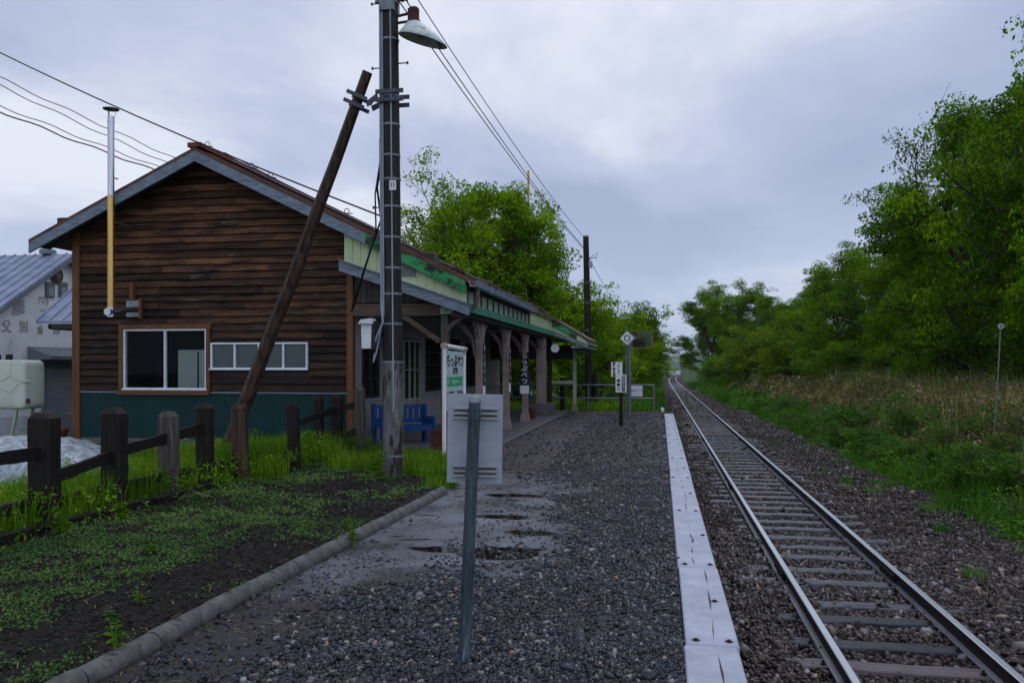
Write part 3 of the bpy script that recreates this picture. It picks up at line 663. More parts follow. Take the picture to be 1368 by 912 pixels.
# openings in gable wall  (x0,x1,z0,z1)
W1 = (-11.12, -9.22, 1.18, 2.44); W2 = (-9.13, -7.0, 1.60, 2.15)
b = MB()   # backing wall of the gable with real openings
def wall_with_holes(b, x0, x1, z0, ztopf, holes, y0, y1):
    cuts = sorted(set([x0, x1, RX] + [h[0] for h in holes] + [h[1] for h in holes]))
    for a, c in zip(cuts[:-1], cuts[1:]):
        mid = (a + c) / 2; hs = sorted([h for h in holes if h[0] <= mid <= h[1]], key=lambda h: h[2]); z = z0
        for h in hs: b.box(a, c, y0, y1, z, h[2]); z = h[3]
        b.prism([(a, z), (c, z), (c, ztopf(c)), (a, ztopf(a))], y0, y1)
wall_with_holes(b, XL + .05, XR - .05, 0, lambda x: roof_at(x) - .12, [W1, W2], GY + .03, GY + .12)
b.box(XL, XL + .1, GY + .12, BYE, 0, roof_l(XL) - .12)
b.prism([(XL + .05, 0), (XR - .05, 0), (XR - .05, roof_r(XR) - .15), (RX, RZ - .15), (XL + .05, roof_l(XL) - .15)], BYE - .1, BYE)
b.build('wall_core', M['darkwall'], st)
b = MB(); b.box(XL + .15, XR - .2, GY + .2, BYE - .2, .3, .36); b.box(XL + .15, XR - .2, 18.0, 18.1, .36, 3.2); b.box(XL + .15, XR - .2, GY + .2, 18.0, 3.2, 3.25)
b.build('room_lining', M['darkwall'], st)
# clapboards
b = MB(); z = 1.16; row = 0
while z < RZ - .15:
    h = .153 + random.uniform(-.006, .006)
    # x-extent under rakes at board mid height
    zt = z + h
    xa = max(XL + .1, RX - (RZ - .13 - z) / .463); xb = min(XR - .07, RX + (RZ - .13 - z) / .489)
    if xb - xa < .1: break
    segs = [(xa, xb)]
    for W in (W1, W2):
        if zt > W[2] + .02 and z < W[3] - .02:
            pad = .12 if W is W1 else .02
            ns = []
            for s0, s1 in segs:
                if s0 < W[0] - pad: ns.append((s0, min(s1, W[0] - pad)))
                if s1 > W[1] + pad: ns.append((max(s0, W[1] + pad), s1))
            segs = ns
    for s0, s1 in segs:
        x = s0
        while x < s1 - .01:
            L = random.uniform(1.8, 4.2); x2 = min(s1, x + L)
            if s1 - x2 < .5: x2 = s1
            n = max(2, int((x2 - x) / .12)); vs = []; bow = random.uniform(-.01, .016); ph = random.uniform(0, 6)
            for k in range(n + 1):
                u = x + .002 + (x2 - x - .004) * k / n
                e = .004 * math.sin(u * 2.3 + ph) + .003 * math.sin(u * 7.1 + ph * 2) + random.uniform(-.003, .003)
                o_ = .040 + .006 * math.sin(u * 1.7 + ph) + bow * .7
                vs += [(u, GY - o_ - .012, z - .006 + e), (u, GY + .026, z - .006 + e), (u, GY + .026, zt - .004), (u, GY + .004, zt - .004), (u, GY - o_ - .010, z + .022 + e)]
            fs = []
            for k in range(n):
                for q in range(5): q2 = (q + 1) % 5; fs.append((k * 5 + q, k * 5 + q2, k * 5 + 5 + q2, k * 5 + 5 + q))
            fs += [tuple(range(5)), tuple(range(n * 5, n * 5 + 5))]
            b.add(vs, fs); x = x2
    z += h; row += 1
b.build('clapboard_siding', M['board'], st)
# teal wainscot, plinth
b = MB(); x = XL + .1; vs = []; k = 0
while x < XR - .06: vs.append((x, GY - (.020 if k % 2 else .008))); x += .028; k += 1
poly = vs + [(vs[-1][0], GY + .028), (vs[0][0], GY + .028)]
b.prism([(p[0], p[1]) for p in poly], .16, 1.10, 'z'); b.build('teal_wainscot', M['teal'], st)
b = MB(); b.box(XL + .09, XR - .07, GY - .05, GY + .028, 1.105, 1.14); b.build('wainscot_cap', M['greytin'], st)
b = MB(); b.box(XL + .05, XR - .05, GY - .012, GY + .12, -.1, .155); b.build('plinth', M['conc'], st)
b = MB(); b.box(XL - .08, XL + .095, GY - .06, GY + .1, 0, roof_l(XL) - .1); b.build('corner_post', M['trim'], st)
b = MB(); b.box(XR - .065, XR + .065, GY - .06, GY + .09, .05, roof_r(XR) - .75); b.build('corner_post', M['trim'], st)
# windows
def window(W, nm, pad, trim, divs, gm):
    x0, x1, z0, z1 = W
    wn = None
    b = MB(); t = .035; y0, y1 = GY - .055, GY + .05
    b.box(x0, x1, y0, y1, z0, z0 + t); b.box(x0, x1, y0, y1, z1 - t, z1); b.box(x0, x0 + t, y0, y1, z0 + t, z1 - t); b.box(x1 - t, x1, y0, y1, z0 + t, z1 - t)
    b.box(x0 - .02, x1 + .02, y0 - .03, y0, z0 - .012, z0 + .02)
    wn = b.build('window', M['alu'], st)
    m_ = MB()
    for i_ in range(1, divs):
        xx = x0 + (x1 - x0) * i_ / divs; m_.box(xx - .018, xx + .018, y0 + .01, y1 - .01, z0 + t, z1 - t)
    m_.build('mullion', M['alu'], wn)
    for i_ in range(divs):
        xa = x0 + (x1 - x0) * i_ / divs + .02; xb = x0 + (x1 - x0) * (i_ + 1) / divs - .02
        gz = MB(); gz.box(xa, xb, GY - .004 + .012 * (i_ % 2), GY + .0 + .012 * (i_ % 2), z0 + t, z1 - t); gz.build('pane', gm, wn)
    if trim:
        tb = MB(); p = .105
        tb.box(x0 - p, x1 + p, y0 - .015, GY + .02, z1, z1 + .10); tb.box(x0 - p, x0, y0 - .014, GY + .02, z0 - .01, z1); tb.box(x1, x1 + p - .03, y0 - .014, GY + .02, z0 - .01, z1); tb.box(x0 - p, x1 + p - .02, y0 - .06, GY + .02, z0 - .11, z0 - .013)
        tb.build('window_surround', M['trim'], wn)
window(W1, 'window', .12, True, 2, M['glass']); window(W2, 'window', .02, False, 4, M['glassfrost'])
cb_ = thing('cabinet', 'pale grey two-door cabinet seen inside through the large gable window', 'cabinet', (-9.8, 16.5, .36))
b = MB(); b.bbox(-10.30, -9.35, 16.3, 16.8, .36, 2.02, .01); b.build('cabinet_body', M['cabinet'], cb_)
b = MB(); b.box(-9.83, -9.80, 16.285, 16.298, .42, 1.98); b.build('door_gap', M['black'], cb_)

# roof
b = MB(); Y0, Y1 = 15.13, 31.6; T = .07
XE = -3.5
def slab(xa, xb, ya, yb, zf, t):
    b.prism([(xa, zf(xa) - t), (xb, zf(xb) - t), (xb, zf(xb)), (xa, zf(xa))], ya, yb)
slab(-12.98, RX, Y0, Y1, roof_l, T); slab(RX, XE, Y0, Y1, roof_r, T)
ext = lambda x: roof_r(XE) - .60 * (x - XE)
slab(XE, -2.33, 27.5, Y1, ext, T)
y = Y0 + .35
while y < Y1:   # standing seams
    b.prism([(-12.95, roof_l(-12.95)), (RX, RZ), (RX, RZ + .03), (-12.95, roof_l(-12.95) + .03)], y - .012, y + .012)
    b.prism([(RX, RZ), (XE, roof_r(XE)), (XE, roof_r(XE) + .03), (RX, RZ + .03)], y - .012, y + .012)
    y += .42
rf = b.build('roof', M['roof'], st)
b = MB(); b.box(RX - .14, RX + .14, Y0 - .02, Y1, RZ + .0, RZ + .09); b.build('ridge_cap', M['rust'], rf)
b = MB()
for xs_ in (-8.6, -7.4, -6.2, -5.0, -4.2):  # snow bars
    zz_ = roof_r(xs_) + .09; b.tube([(xs_, Y0 + .4, zz_), (xs_, Y1 - .3, zz_)], .014, 6)
b.build('snow_bar', M['galv'], rf)
b = MB()
rr = random.Random(4)
for k in range(150):
    t_ = rr.random(); yy = 16.5 + t_ * 13.5; xx = -4.55 + rr.uniform(-.5, .45); s_ = rr.uniform(.05, .16)
    if int(yy / 1.9) % 2: continue
    zz_ = roof_r(xx) + s_ * .25
    b.lathe((xx, yy, zz_), [(s_ * .7, -.05), (s_, 0), (s_ * .7, s_ * .55), (s_ * .2, s_ * .8)], 6)
b.build('leaf_litter', M['moss'], rf, kind='stuff')
b = MB(); b.bbox(-4.75, -4.45, 16.0, 16.3, roof_r(-4.6) - .08, roof_r(-4.6) + .14, .02); b.bbox(-12.45, -12.2, 15.3, 15.7, roof_l(-12.3) + .02, roof_l(-12.3) + .15, .01); b.build('roof_block', M['duct'], rf)
# bargeboards on the gable
b = MB(); h = .21
for (xa, xb, f_) in ((-12.98, RX, roof_l), (RX, -5.55, roof_r)):
    b.prism([(xa, f_(xa) - T - h), (xb, f_(xb) - T - h), (xb, f_(xb) - T), (xa, f_(xa) - T)], Y0 + .0, Y0 + .05)
b.build('bargeboard', M['barge'], st)
b = MB(); b.prism([(-5.6, roof_r(-5.6) - T - .21), (-3.62, roof_r(-3.62) - T - .23), (-3.62, roof_r(-3.62) - T), (-5.6, roof_r(-5.6) - T)], Y0 - .012, Y0 + .036)
b.build('green_rake_trim', M['green'], st)
b = MB()     # soffit under the rake overhang
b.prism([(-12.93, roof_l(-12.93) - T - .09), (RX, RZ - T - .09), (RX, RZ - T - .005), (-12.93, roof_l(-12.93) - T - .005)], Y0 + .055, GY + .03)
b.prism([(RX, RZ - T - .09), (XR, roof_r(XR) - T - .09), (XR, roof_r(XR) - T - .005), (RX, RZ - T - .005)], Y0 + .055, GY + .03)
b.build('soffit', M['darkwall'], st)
# canopy gable panels
lowz = lambda x: 3.70 - (x + 6.09) * .345
b = MB(); x = -6.08; k = 0; 
while x < -3.64:
    x2 = min(x + .165, -3.63); y_ = 15.26
    b.prism([(x + .004, lowz(x)), (x2 - .004, lowz(x2)), (x2 - .004, roof_r(x2) - .12), (x + .004, roof_r(x) - .12)], y_, y_ + .03)
    b.prism([(x2 - .016, lowz(x2)), (x2 + .008, lowz(x2)), (x2 + .008, roof_r(x2) - .13), (x2 - .016, roof_r(x2) - .12)], y_ - .014, y_ - .001)
    x = x2
b.build('canopy_gable_panel', M['cream'], st)
b = MB()
for q in range(7): b.box(-4.93, -4.66, 15.225, 15.24, 3.40 + q * .045, 3.43 + q * .045)
b.box(-4.96, -4.93, 15.22, 15.245, 3.38, 3.73); b.box(-4.66, -4.63, 15.22, 15.245, 3.38, 3.73)
b.build('louvre_vent', M['greytin'], st)
b = MB(); b.prism([(-6.16, lowz(-6.16) - .20), (-3.56, lowz(-3.56) - .20), (-3.56, lowz(-3.56) - .001), (-6.16, lowz(-6.16) - .001)], 15.18, 15.25)
b.prism([(-6.16, lowz(-6.16) + .002), (-3.56, lowz(-3.56) + .002), (-3.56, lowz(-3.56) + .028), (-6.16, lowz(-6.16) + .028)], 15.14, 15.255)
b.build('canopy_bargeboard', M['barge'], st)
# canopy ceiling + header
b = MB()
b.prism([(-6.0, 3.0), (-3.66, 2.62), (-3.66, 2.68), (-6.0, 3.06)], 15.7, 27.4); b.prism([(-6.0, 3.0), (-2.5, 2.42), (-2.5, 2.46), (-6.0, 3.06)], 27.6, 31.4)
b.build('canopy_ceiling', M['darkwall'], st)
b = MB(); x = -6.02
while x < -3.75: b.box(x, x + .12, GY + .0, GY + .03, 2.93, min(lowz(x) - .02, 3.6)); x += .13
b.build('canopy_end_boards', M['duct'], st)
b = MB(); b.box(-6.03, -4.25, GY - .06, GY + .08, 2.66, 2.9); b.beam((-5.0, GY + .0, 2.66), (-4.25, GY + .0, 2.15), .07, .10, (0, 0, 1))
b.build('canopy_tie_beam', M['barge'] if False else surf('old_brown_beam', (.06, .04, .03), (.14, .10, .075), (1.5, 12, 12), 1.4, 8, .6, .4), st)
b = MB(); b.box(-4.24, -3.98, GY - .055, GY + .075, 2.68, 2.82); b.build('paint_patch', M['cream2'], st)
# long-side fascia, with battens below the gutter
b = MB()
ft = roof_r(-3.62) - .12; y = 15.27; k = 0
b.box(-3.66, -3.63, 15.27, 22.85, 2.86, ft)
b.build('eaves_fascia', M['cream2'], st)
b = MB()
while y < 22.8: b.box(-3.629, -3.60, y, y + .055, 2.86, ft - .01); b.box(-3.66, -3.58, y, y + .05, ft - .12, ft - .02) if 0 else None; y += .62
b.box(-3.63, -3.605, 15.27, 22.8, ft - .10, ft)
b.build('dark_batten', M['duct'], st)
b = MB(); b.box(-3.62, -3.585, 22.87, 27.5, 2.86, ft); b.build('eaves_fascia', M['cream'], st)
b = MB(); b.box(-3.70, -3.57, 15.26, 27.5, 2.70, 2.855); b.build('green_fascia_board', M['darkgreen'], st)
# far stepped-out canopy section end
b = MB()
lz2 = lambda x: 2.90 - (x + 3.62) * .40
x = -3.60
while x < -2.42:
    x2 = min(x + .165, -2.41); b.prism([(x + .003, lz2(x)), (x2 - .003, lz2(x2)), (x2 - .003, ext(x2) - .10), (x + .003, ext(x) - .10)], 27.54, 27.58); x = x2
b.build('canopy_gable_panel', M['cream'], st)
b = MB(); b.prism([(-3.6, ext(-3.6) - .30), (-2.75, ext(-2.75) - .26), (-2.75, ext(-2.75) - T), (-3.6, ext(-3.6) - T)], 27.505, 27.535); b.build('green_rake_trim', M['green'], st)
b = MB(); b.prism([(-3.62, lz2(-3.62) - .14), (-2.36, lz2(-2.36) - .14), (-2.36, lz2(-2.36) - .003), (-3.62, lz2(-3.62) - .003)], 27.5, 27.56)
b.box(-2.95, -2.40, 27.56, 31.3, 2.28, 2.36)
b.build('canopy_bargeboard', M['barge'], st)
b = MB(); b.box(-2.40, -2.36, 27.6, 31.4, lz2(-2.4), ext(-2.4) - T - .005); b.build('eaves_fascia', M['cream'], st)
# gutter
b = MB(); gz = roof_r(XE) - .02
b.prism([(-3.52, gz - .09), (-3.40, gz - .09), (-3.37, gz + .02), (-3.385, gz + .02), (-3.41, gz - .075), (-3.51, gz - .075), (-3.53, gz + .02), (-3.545, gz + .02)], 15.1, 22.8)
y = 15.3
while y < 22.7: b.box(-3.55, -3.36, y, y + .03, gz + .021, gz + .03); b.box(-3.40, -3.365, y - .005, y + .02, gz - .10, gz + .02); y += .6
gt = b.build('gutter', M['bluetin'], st)
b = MB(); b.tube([(-3.46, 15.45, gz - .09), (-3.46, 15.45, gz - .32), (-3.50, 15.47, gz - .42), (-4.02, 15.55, gz - .82), (-4.12, 15.6, gz - .95), (-4.12, 15.6, .1)], [.055, .05, .05, .045, .045, .045], 12)
b.build('downpipe', M['duct'] if False else surf('rusty_brown_downpipe', (.075, .055, .05), (.15, .11, .10), (6, 6, 6), 1.3, 6, .5), st, smooth=True)
# ---- platform side wall with openings
b = MB()
def pw(y0, y1, z0, z1, m_=None): b.box(XR - .05, XR + .05, y0, y1, z0, z1)
pw(GY + .1, 16.15, .08, 3.1); pw(16.15, 17.25, .08, .98); pw(16.15, 17.25, 2.25, 3.1); pw(17.25, 18.55, .08, 3.1)
pw(18.55, 20.45, 2.35, 3.1); pw(20.45, 20.8, .08, 3.1); pw(20.8, 22.5, .08, 1.0); pw(20.8, 22.5, 2.4, 3.1); pw(22.5, 23.0, .08, 3.1)
pw(25.0, 25.3, .08, 3.1); pw(23.0, 25.0, 2.5, 3.1); pw(25.3, 26.9, .08, 1.0); pw(25.3, 26.9, 2.4, 3.1); pw(26.9, 31.0, .08, 3.1)
b.build('platform_wall', M['wallwhite'], st)
b = MB()
for y0, y1 in ((GY + .1, 18.5), (20.5, 22.9), (25.05, 30.9)):
    b = MB(); b.box(XR + .052, XR + .11, y0, y1, .085, .34); b.build('skirting_board', M['wallwhite'], st)
    b = MB(); b.box(XR + .052, XR + .09, y0, y1, .93, .99); b.build('dado_rail', M['wallwhite'], st)
b = MB(); b.box(XR - .4, XR - .35, 15.9, 28, .1, 3.1); b.build('dark_interior_backing', M['dark'], st)  # near-black sheet behind the openings stands in for the unlit interior
def side_window(y0, y1, z0, z1, nx_, nz_, door=False):
    b = MB(); xa, xb = XR - .02, XR + .065; t = .045
    b.box(xa, xb, y0, y1, z0, z0 + t); b.box(xa, xb, y0, y1, z1 - t, z1); b.box(xa, xb, y0, y0 + t, z0 + t, z1 - t); b.box(xa, xb, y1 - t, y1, z0 + t, z1 - t)
    for k in range(1, nx_): yy = y0 + (y1 - y0) * k / nx_; b.box(xa + .01, xb - .01, yy - .015, yy + .015, z0 + t, z1 - t)
    for k in range(1, nz_): zz_ = z0 + (z1 - z0) * k / nz_; b.box(xa + .012, xb - .02, y0 + t, y1 - t, zz_ - .012, zz_ + .012)
    w_ = b.build('door' if door else 'window', M['palepost'] if door else M['darkwall'], st)
    b = MB(); b.box(XR + .0, XR + .008, y0 + t, y1 - t, z0 + (t if not door else .8), z1 - t); b.build('pane', M['glass'], w_)
    if door: b = MB(); b.box(XR - .01, XR + .02, y0 + t, y1 - t, z0 + t, z0 + .78); b.build('door_panel', M['wallwhite'], w_)
side_window(16.2, 17.2, 1.0, 2.22, 2, 3); side_window(18.6, 20.4, .1, 2.32, 4, 3, True); side_window(20.85, 22.45, 1.02, 2.38, 4, 4); side_window(25.35, 26.85, 1.02, 2.38, 3, 3)
# posts with curved brackets
def canopy_post(x, y, m_, w_=.085, top=2.72, br=True):
    b = MB()
    b.bbox(x - w_, x + w_, y - w_, y + w_, .32, top, .012)
    if br:
        for s_ in (-1, 1):
            pts = [(x, y + s_ * .06, 1.85), (x, y + s_ * .14, 2.25), (x, y + s_ * .36, 2.52), (x, y + s_ * .62, 2.66)]
            for a_, c_ in zip(pts[:-1], pts[1:]): b.beam(a_, c_, .10, .10, (1, 0, 0))
        pts = [(x - .06, y, 1.85), (x - .14, y, 2.25), (x - .36, y, 2.52), (x - .62, y, 2.7)]
        for a_, c_ in zip(pts[:-1], pts[1:]): b.beam(a_, c_, .10, .10, (0, 1, 0))
    p = b.build('canopy_post', m_, st)
    b = MB(); b.prism([(x - w_ - .045, .08), (x + w_ + .045, .08), (x + w_ + .012, .33), (x - w_ - .012, .33)], y - w_ - .04, y + w_ + .04); b.build('footing', M['pink'], p)
for py in (17.5, 20.6, 23.6, 26.9): canopy_post(-3.86, py, M['pink'], .085 if py < 26 else .15)
canopy_post(-4.15, GY + .02, surf('grey_brown_post', (.05, .045, .042), (.11, .10, .095), (8, 8, 1.5), 1.3, 7, .6), .075, 2.66, False)
canopy_post(-3.0, 29.3, M['palepost'], .06, 2.3, False); canopy_post(-3.9, 29.3, M['darkwall'], .08, 2.6, False)
b = MB(); b.box(-3.95, -3.70, 15.35, 31.3, 2.60, 2.70); b.build('eaves_beam', M['darkwall'], st)
b = MB(); b.box(-3.82, -3.06, 29.25, 29.33, 1.92, 2.42); b.box(-6.05, -3.98, 29.25, 29.33, 1.92, 2.9); b.build('end_panel', M['darkwall'], st)
b = MB(); b.box(-3.82, -3.06, 29.26, 29.34, 1.05, 1.16); b.build('end_rail', M['palepost'], st)
b = MB(); b.bbox(-4.3, -3.42, 26.6, 27.3, .09, .46, .02); b.build('concrete_step_block', M['conc'], st)
# platform name plates on posts
for py, sc_ in ((17.5, 1), (20.6, 1)):
    np_ = thing('name_plate', '', 'name plate', (-3.765, py, 1.1), 'vertical station name plates on the canopy posts')
    np_['label'] = 'narrow name plate seen edge-on, on the canopy post %s' % ('nearest the station sign' if py < 18 else 'second from the station sign')
    b = MB(); b.box(-3.772, -3.755, py - .07, py + .07, 1.25, 2.15); b.build('plate', M['ink'], np_)
    b = MB(); b.box(-3.774, -3.75, py - .075, py + .075, 1.02, 1.245); b.build('lower_plate', M['white'], np_)
    for q, chh in enumerate('ちっぷべつ'): text(chh, .15, M['inkwhite'], (-3.753, py, 2.05 - q * .17), FACE_TRACK, np_, depth=.002)
np_ = thing('name_plate', 'black vertical name plate with white lettering facing the camera on a canopy post', 'name plate', (-3.86, 23.5, 1.0), 'vertical station name plates on the canopy posts')
b = MB(); b.box(-3.98, -3.74, 23.485, 23.51, 1.12, 2.07); b.build('plate', M['ink'], np_)
b = MB(); b.box(-3.99, -3.73, 23.48, 23.51, .88, 1.115); b.build('lower_plate', M['white'], np_)
for q, chh in enumerate('ちっぷべつ'): text(chh, .19, M['inkwhite'], (-3.86, 23.48, 1.97 - q * .185), FACE_CAM, np_, depth=.002, bold=.004)
ck = thing('wall_clock', 'small round white clock hanging under the canopy', 'clock', (-3.55, 27.0, 2.3))
b = MB(); b.tube([(-3.42, 27.0, 2.26), (-3.42, 27.08, 2.26)], .13, 20); b.build('clock_face', M['white'], ck)
b = MB(); b.tube([(-3.42, 27.02, 2.26), (-3.42, 27.09, 2.26)], .145, 20); b.build('clock_rim', M['galv'], ck)
b = MB(); b.box(-3.425, -3.415, 26.99, 26.998, 2.26, 2.35); b.box(-3.42, -3.35, 26.99, 26.998, 2.255, 2.265); b.build('clock_hands', M['ink'], ck)
b = MB(); b.box(-3.425, -3.415, 27.03, 27.05, 2.4, 2.62); b.build('hanger', M['ink'], ck)
b = MB(); b.bbox(-4.25, -3.98, 25.2, 25.26, .5, 1.5, .01); b.build('notice_board', M['navy'], loc=(-4.1, 25.2, .5), label='narrow dark blue board standing behind the canopy posts', cat='notice board')
b.v = []
b = MB(); b.bbox(-4.12, -3.72, 24.4, 24.8, .09, .42, .015); b.build('planter_box', M['redbox'], loc=(-3.9, 24.4, .09), label='dark red-brown box beside the far canopy posts', cat='box')
b = MB(); b.bbox(-4.25, -3.92, 15.0, 15.35, .03, .44, .015); b.box(-4.27, -3.90, 14.98, 15.37, .40, .45); b.build('planter_box', M['redbox'], loc=(-4.1, 15.0, .03), label='red-brown box on the ground left of the white sign post', cat='box')

# ---- bench
bn = thing('bench', 'blue plastic bench with slotted backrest under the canopy', 'bench', (-5.35, 16.4, .085))
A = Vector((-5.75, 16.0, 0)); B = Vector((-4.93, 16.85, 0)); dv = (B - A).normalized(); nv = Vector((dv.y, -dv.x, 0))   # front towards the platform
Lb = (B - A).length
def bl(u, v, z): return A + dv * u + nv * v + Vector((0, 0, z))
def bl_box(b, u0, u1, v0, v1, z0, z1, lean=0):
    s_ = len(b.v); b.box(u0, u1, v0, v1, z0, z1)
    for k in range(s_, len(b.v)): u, v, z = b.v[k]; b.v[k] = tuple(bl(u, v - lean * (z - z0), z))
b = MB(); bl_box(b, 0, Lb, .02, .42, .42, .46); bl_box(b, 0, Lb, .38, .43, .34, .42); b.build('seat', M['blue'], bn)
b = MB(); bl_box(b, 0, Lb, -.02, .02, .80, .87, .0); bl_box(b, 0, Lb, -.02, .02, .48, .58)
for k in range(9): u = k * (Lb - .08) / 8; bl_box(b, u, u + .08, -.02, .02, .58, .80)
b.build('backrest', M['blue'], bn)
for u in (-.03, Lb - .03):
    b = MB(); bl_box(b, u, u + .06, -.04, .10, .085, .90 if u < 0 else .86); bl_box(b, u, u + .06, .10, .45, .44, .62); bl_box(b, u, u + .06, .36, .45, .085, .44); b.build('side_frame', M['blue'], bn)

# ---- chimney pipe
ch = thing('stovepipe', 'tall stovepipe with flat rain cap, silver above and amber reflection colour below, on the gable', 'stovepipe', (-10.95, 15.0, 2.75))
b = MB(); b.tube([(-10.95, 14.98, 5.12), (-10.95, 14.98, 6.72)], .066, 16); b.tube([(-10.95, 14.98, 6.6), (-10.95, 14.98, 6.63)], .072, 16); b.build('upper_pipe', M['steel'], ch, smooth=True)
b = MB(); b.tube([(-10.95, 14.98, 2.86), (-10.95, 14.98, 5.118)], .068, 16); b.tube([(-10.95, 14.98, 5.08), (-10.95, 14.98, 5.11)], .074, 16); b.build('lower_pipe', M['steel_amber'], ch, smooth=True)
b = MB(); b.lathe((-10.95, 14.98, 6.86), [(.155, 0), (.16, .01), (.03, .045)], 18)
for k in range(3): t_ = k * 2.1 + .5; b.beam((-10.95 + .06 * math.cos(t_), 14.98 + .06 * math.sin(t_), 6.7), (-10.95 + .11 * math.cos(t_), 14.98 + .11 * math.sin(t_), 6.87), .012, .006)
b.build('rain_cap', M['duct'], ch)
b = MB(); b.tube([(-10.95, 14.98, 2.66), (-10.95, 14.98, 2.86)], .075, 14); b.tube([(-10.95, 14.98, 2.76), (-10.95, 14.86, 2.76)], .075, 14); b.build('tee_joint', M['steel'], ch, smooth=True)
b = MB(); b.tube([(-10.88, 14.99, 2.76), (-10.80, 15.05, 2.78), (-10.78, 15.25, 2.82), (-10.78, 15.6, 2.86)], .058, 12); b.build('side_pipe', M['duct'], ch, smooth=True)
b = MB(); b.box(-11.02, -10.72, 15.56, 15.62, 2.70, 3.04); b.build('wall_plate', M['signback'], ch)
b = MB(); b.box(-10.72, -10.67, 15.54, 15.62, 2.66, 3.08); b.box(-10.93, -10.84, 15.53, 15.615, 3.05, 3.42); b.build('plate_frame', M['trim'], ch)
b = MB(); b.beam((-10.95, 15.0, 4.6), (-10.95, 15.6, 4.6), .02, .02); b.beam((-10.95, 15.0, 5.5), (-10.95, 15.2, 5.5), .02, .02); b.build('stay', M['galv'], ch)

# ================================================================== UTILITY POLE AND BRACE
UP = Vector((-3.87, 11.62, 0))
up = thing('utility_pole', 'tall dark wooden utility pole with conduits and bands beside the station canopy', 'utility pole', UP)
b = MB(); lean = Vector((-.17, 0, 0))
def ux(z): return UP.x + .01 - .0085 * z
b.tube([(ux(.0), UP.y, -.1), (ux(1.75), UP.y, 1.74), ], [.152, .150], 20); b.build('pole_sheath', M['polebase'], up, smooth=True)
b = MB(); b.tube([(ux(1.74), UP.y, 1.74), (ux(5), UP.y, 5), (ux(8.8), UP.y, 8.8)], [.142, .130, .112], 20); b.build('pole_shaft', M['polewood'], up, smooth=True)
b = MB()
for z in (.35, 1.72, 2.28, 2.72, 3.1, 3.55, 4.0, 4.4, 4.75, 5.2, 5.62, 6.45, 7.0): b = MB(); b.tube([(ux(z), UP.y, z - .015), (ux(z), UP.y, z + .015)], .160 if z < 1.8 else .152 - z * .0028, 20); b.build('metal_band', M['galv'], up, smooth=True)
b = MB(); ang = R(-120)
def pp(z, a, e=.0): r_ = (.150 if z < 1.8 else .147 - z * .0032) + e; return (ux(z) + r_ * math.cos(a), UP.y + r_ * math.sin(a), z)
b.tube([pp(z, R(-150), .018) for z in (2.9, 4, 5, 6, 7, 8.6)], .022, 8); b.tube([pp(z, R(-128), .012) for z in (2.4, 4, 5.2, 6.4, 8.6)], .013, 8)
b.tube([pp(z, R(-70), .012) for z in (1.0, 2, 3, 4.2, 5.4, 8.6)], .011, 8)
b.tube([pp(2.9, R(-150), .018), pp(2.55, R(-140), .03), pp(2.3, R(-115), .06), pp(2.1, R(-140), .10), pp(1.95, R(-165), .14), pp(2.05, R(178), .16)], .017, 8)
b.tube([pp(2.2, R(-150), .03), pp(1.85, R(-155), .10), pp(1.72, R(-165), .13), pp(1.85, R(180), .14)], .013, 8)
b.build('conduit', M['conduit'], up, smooth=True)
b = MB(); b.tube([pp(z, R(200), .02) for z in (4.9, 4.6)] + [(ux(4.3) - .22, UP.y, 4.3), (ux(4) - .30, UP.y + .4, 3.9), (-4.9, 13.2, 3.3), (-5.9, 15.3, 2.9), (-6.02, 15.5, 2.75)], .016, 6)
b.tube([pp(z, R(205), .03) for z in (5.0, 4.65)] + [(ux(4.3) - .25, UP.y, 4.2), (ux(4) - .38, UP.y + .4, 3.7), (-4.95, 13.2, 3.1), (-5.9, 15.3, 2.8)], .012, 6)
b.build('slack_cable', M['wire'], up, smooth=True)
b = MB()
for z, s_ in ((6.05, -1), (6.1, 1), (4.0, -1), (7.0, -1), (7.02, 1)): b.tube([(ux(z), UP.y - .02, z), (ux(z) + s_ * .27, UP.y - .02, z)], .009, 6); b.tube([(ux(z) + s_ * .27, UP.y - .02, z - .02), (ux(z) + s_ * .27, UP.y - .02, z + .02)], .014, 6); b.build('step_bolt', M['railside'], up); b = MB()
b = MB(); b.box(ux(4.2) + .02, ux(4.2) + .12, UP.y - .155, UP.y - .145, 4.22, 4.36); b.build('number_tag', M['white'], up)
text('1', .10, M['ink'], (ux(4.2) + .05, UP.y - .158, 4.29), FACE_CAM, up); text('1', .10, M['ink'], (ux(4.2) + .09, UP.y - .158, 4.29), FACE_CAM, up)
b = MB(); b.box(ux(8) - .11, ux(8) + .11, UP.y - .15, UP.y + .15, 6.85, 7.3); b.build('junction_box', M['galv'], up)
b = MB()
for z in (7.05, ): b.lathe((ux(z) - .19, UP.y, z - .04), [(.02, 0), (.045, .02), (.03, .04), (.045, .06), (.02, .09)], 10); b.lathe((ux(z) + .19, UP.y, z - .04), [(.02, 0), (.045, .02), (.03, .04), (.045, .06), (.02, .09)], 10)
b.build('insulator', M['insul'], up)
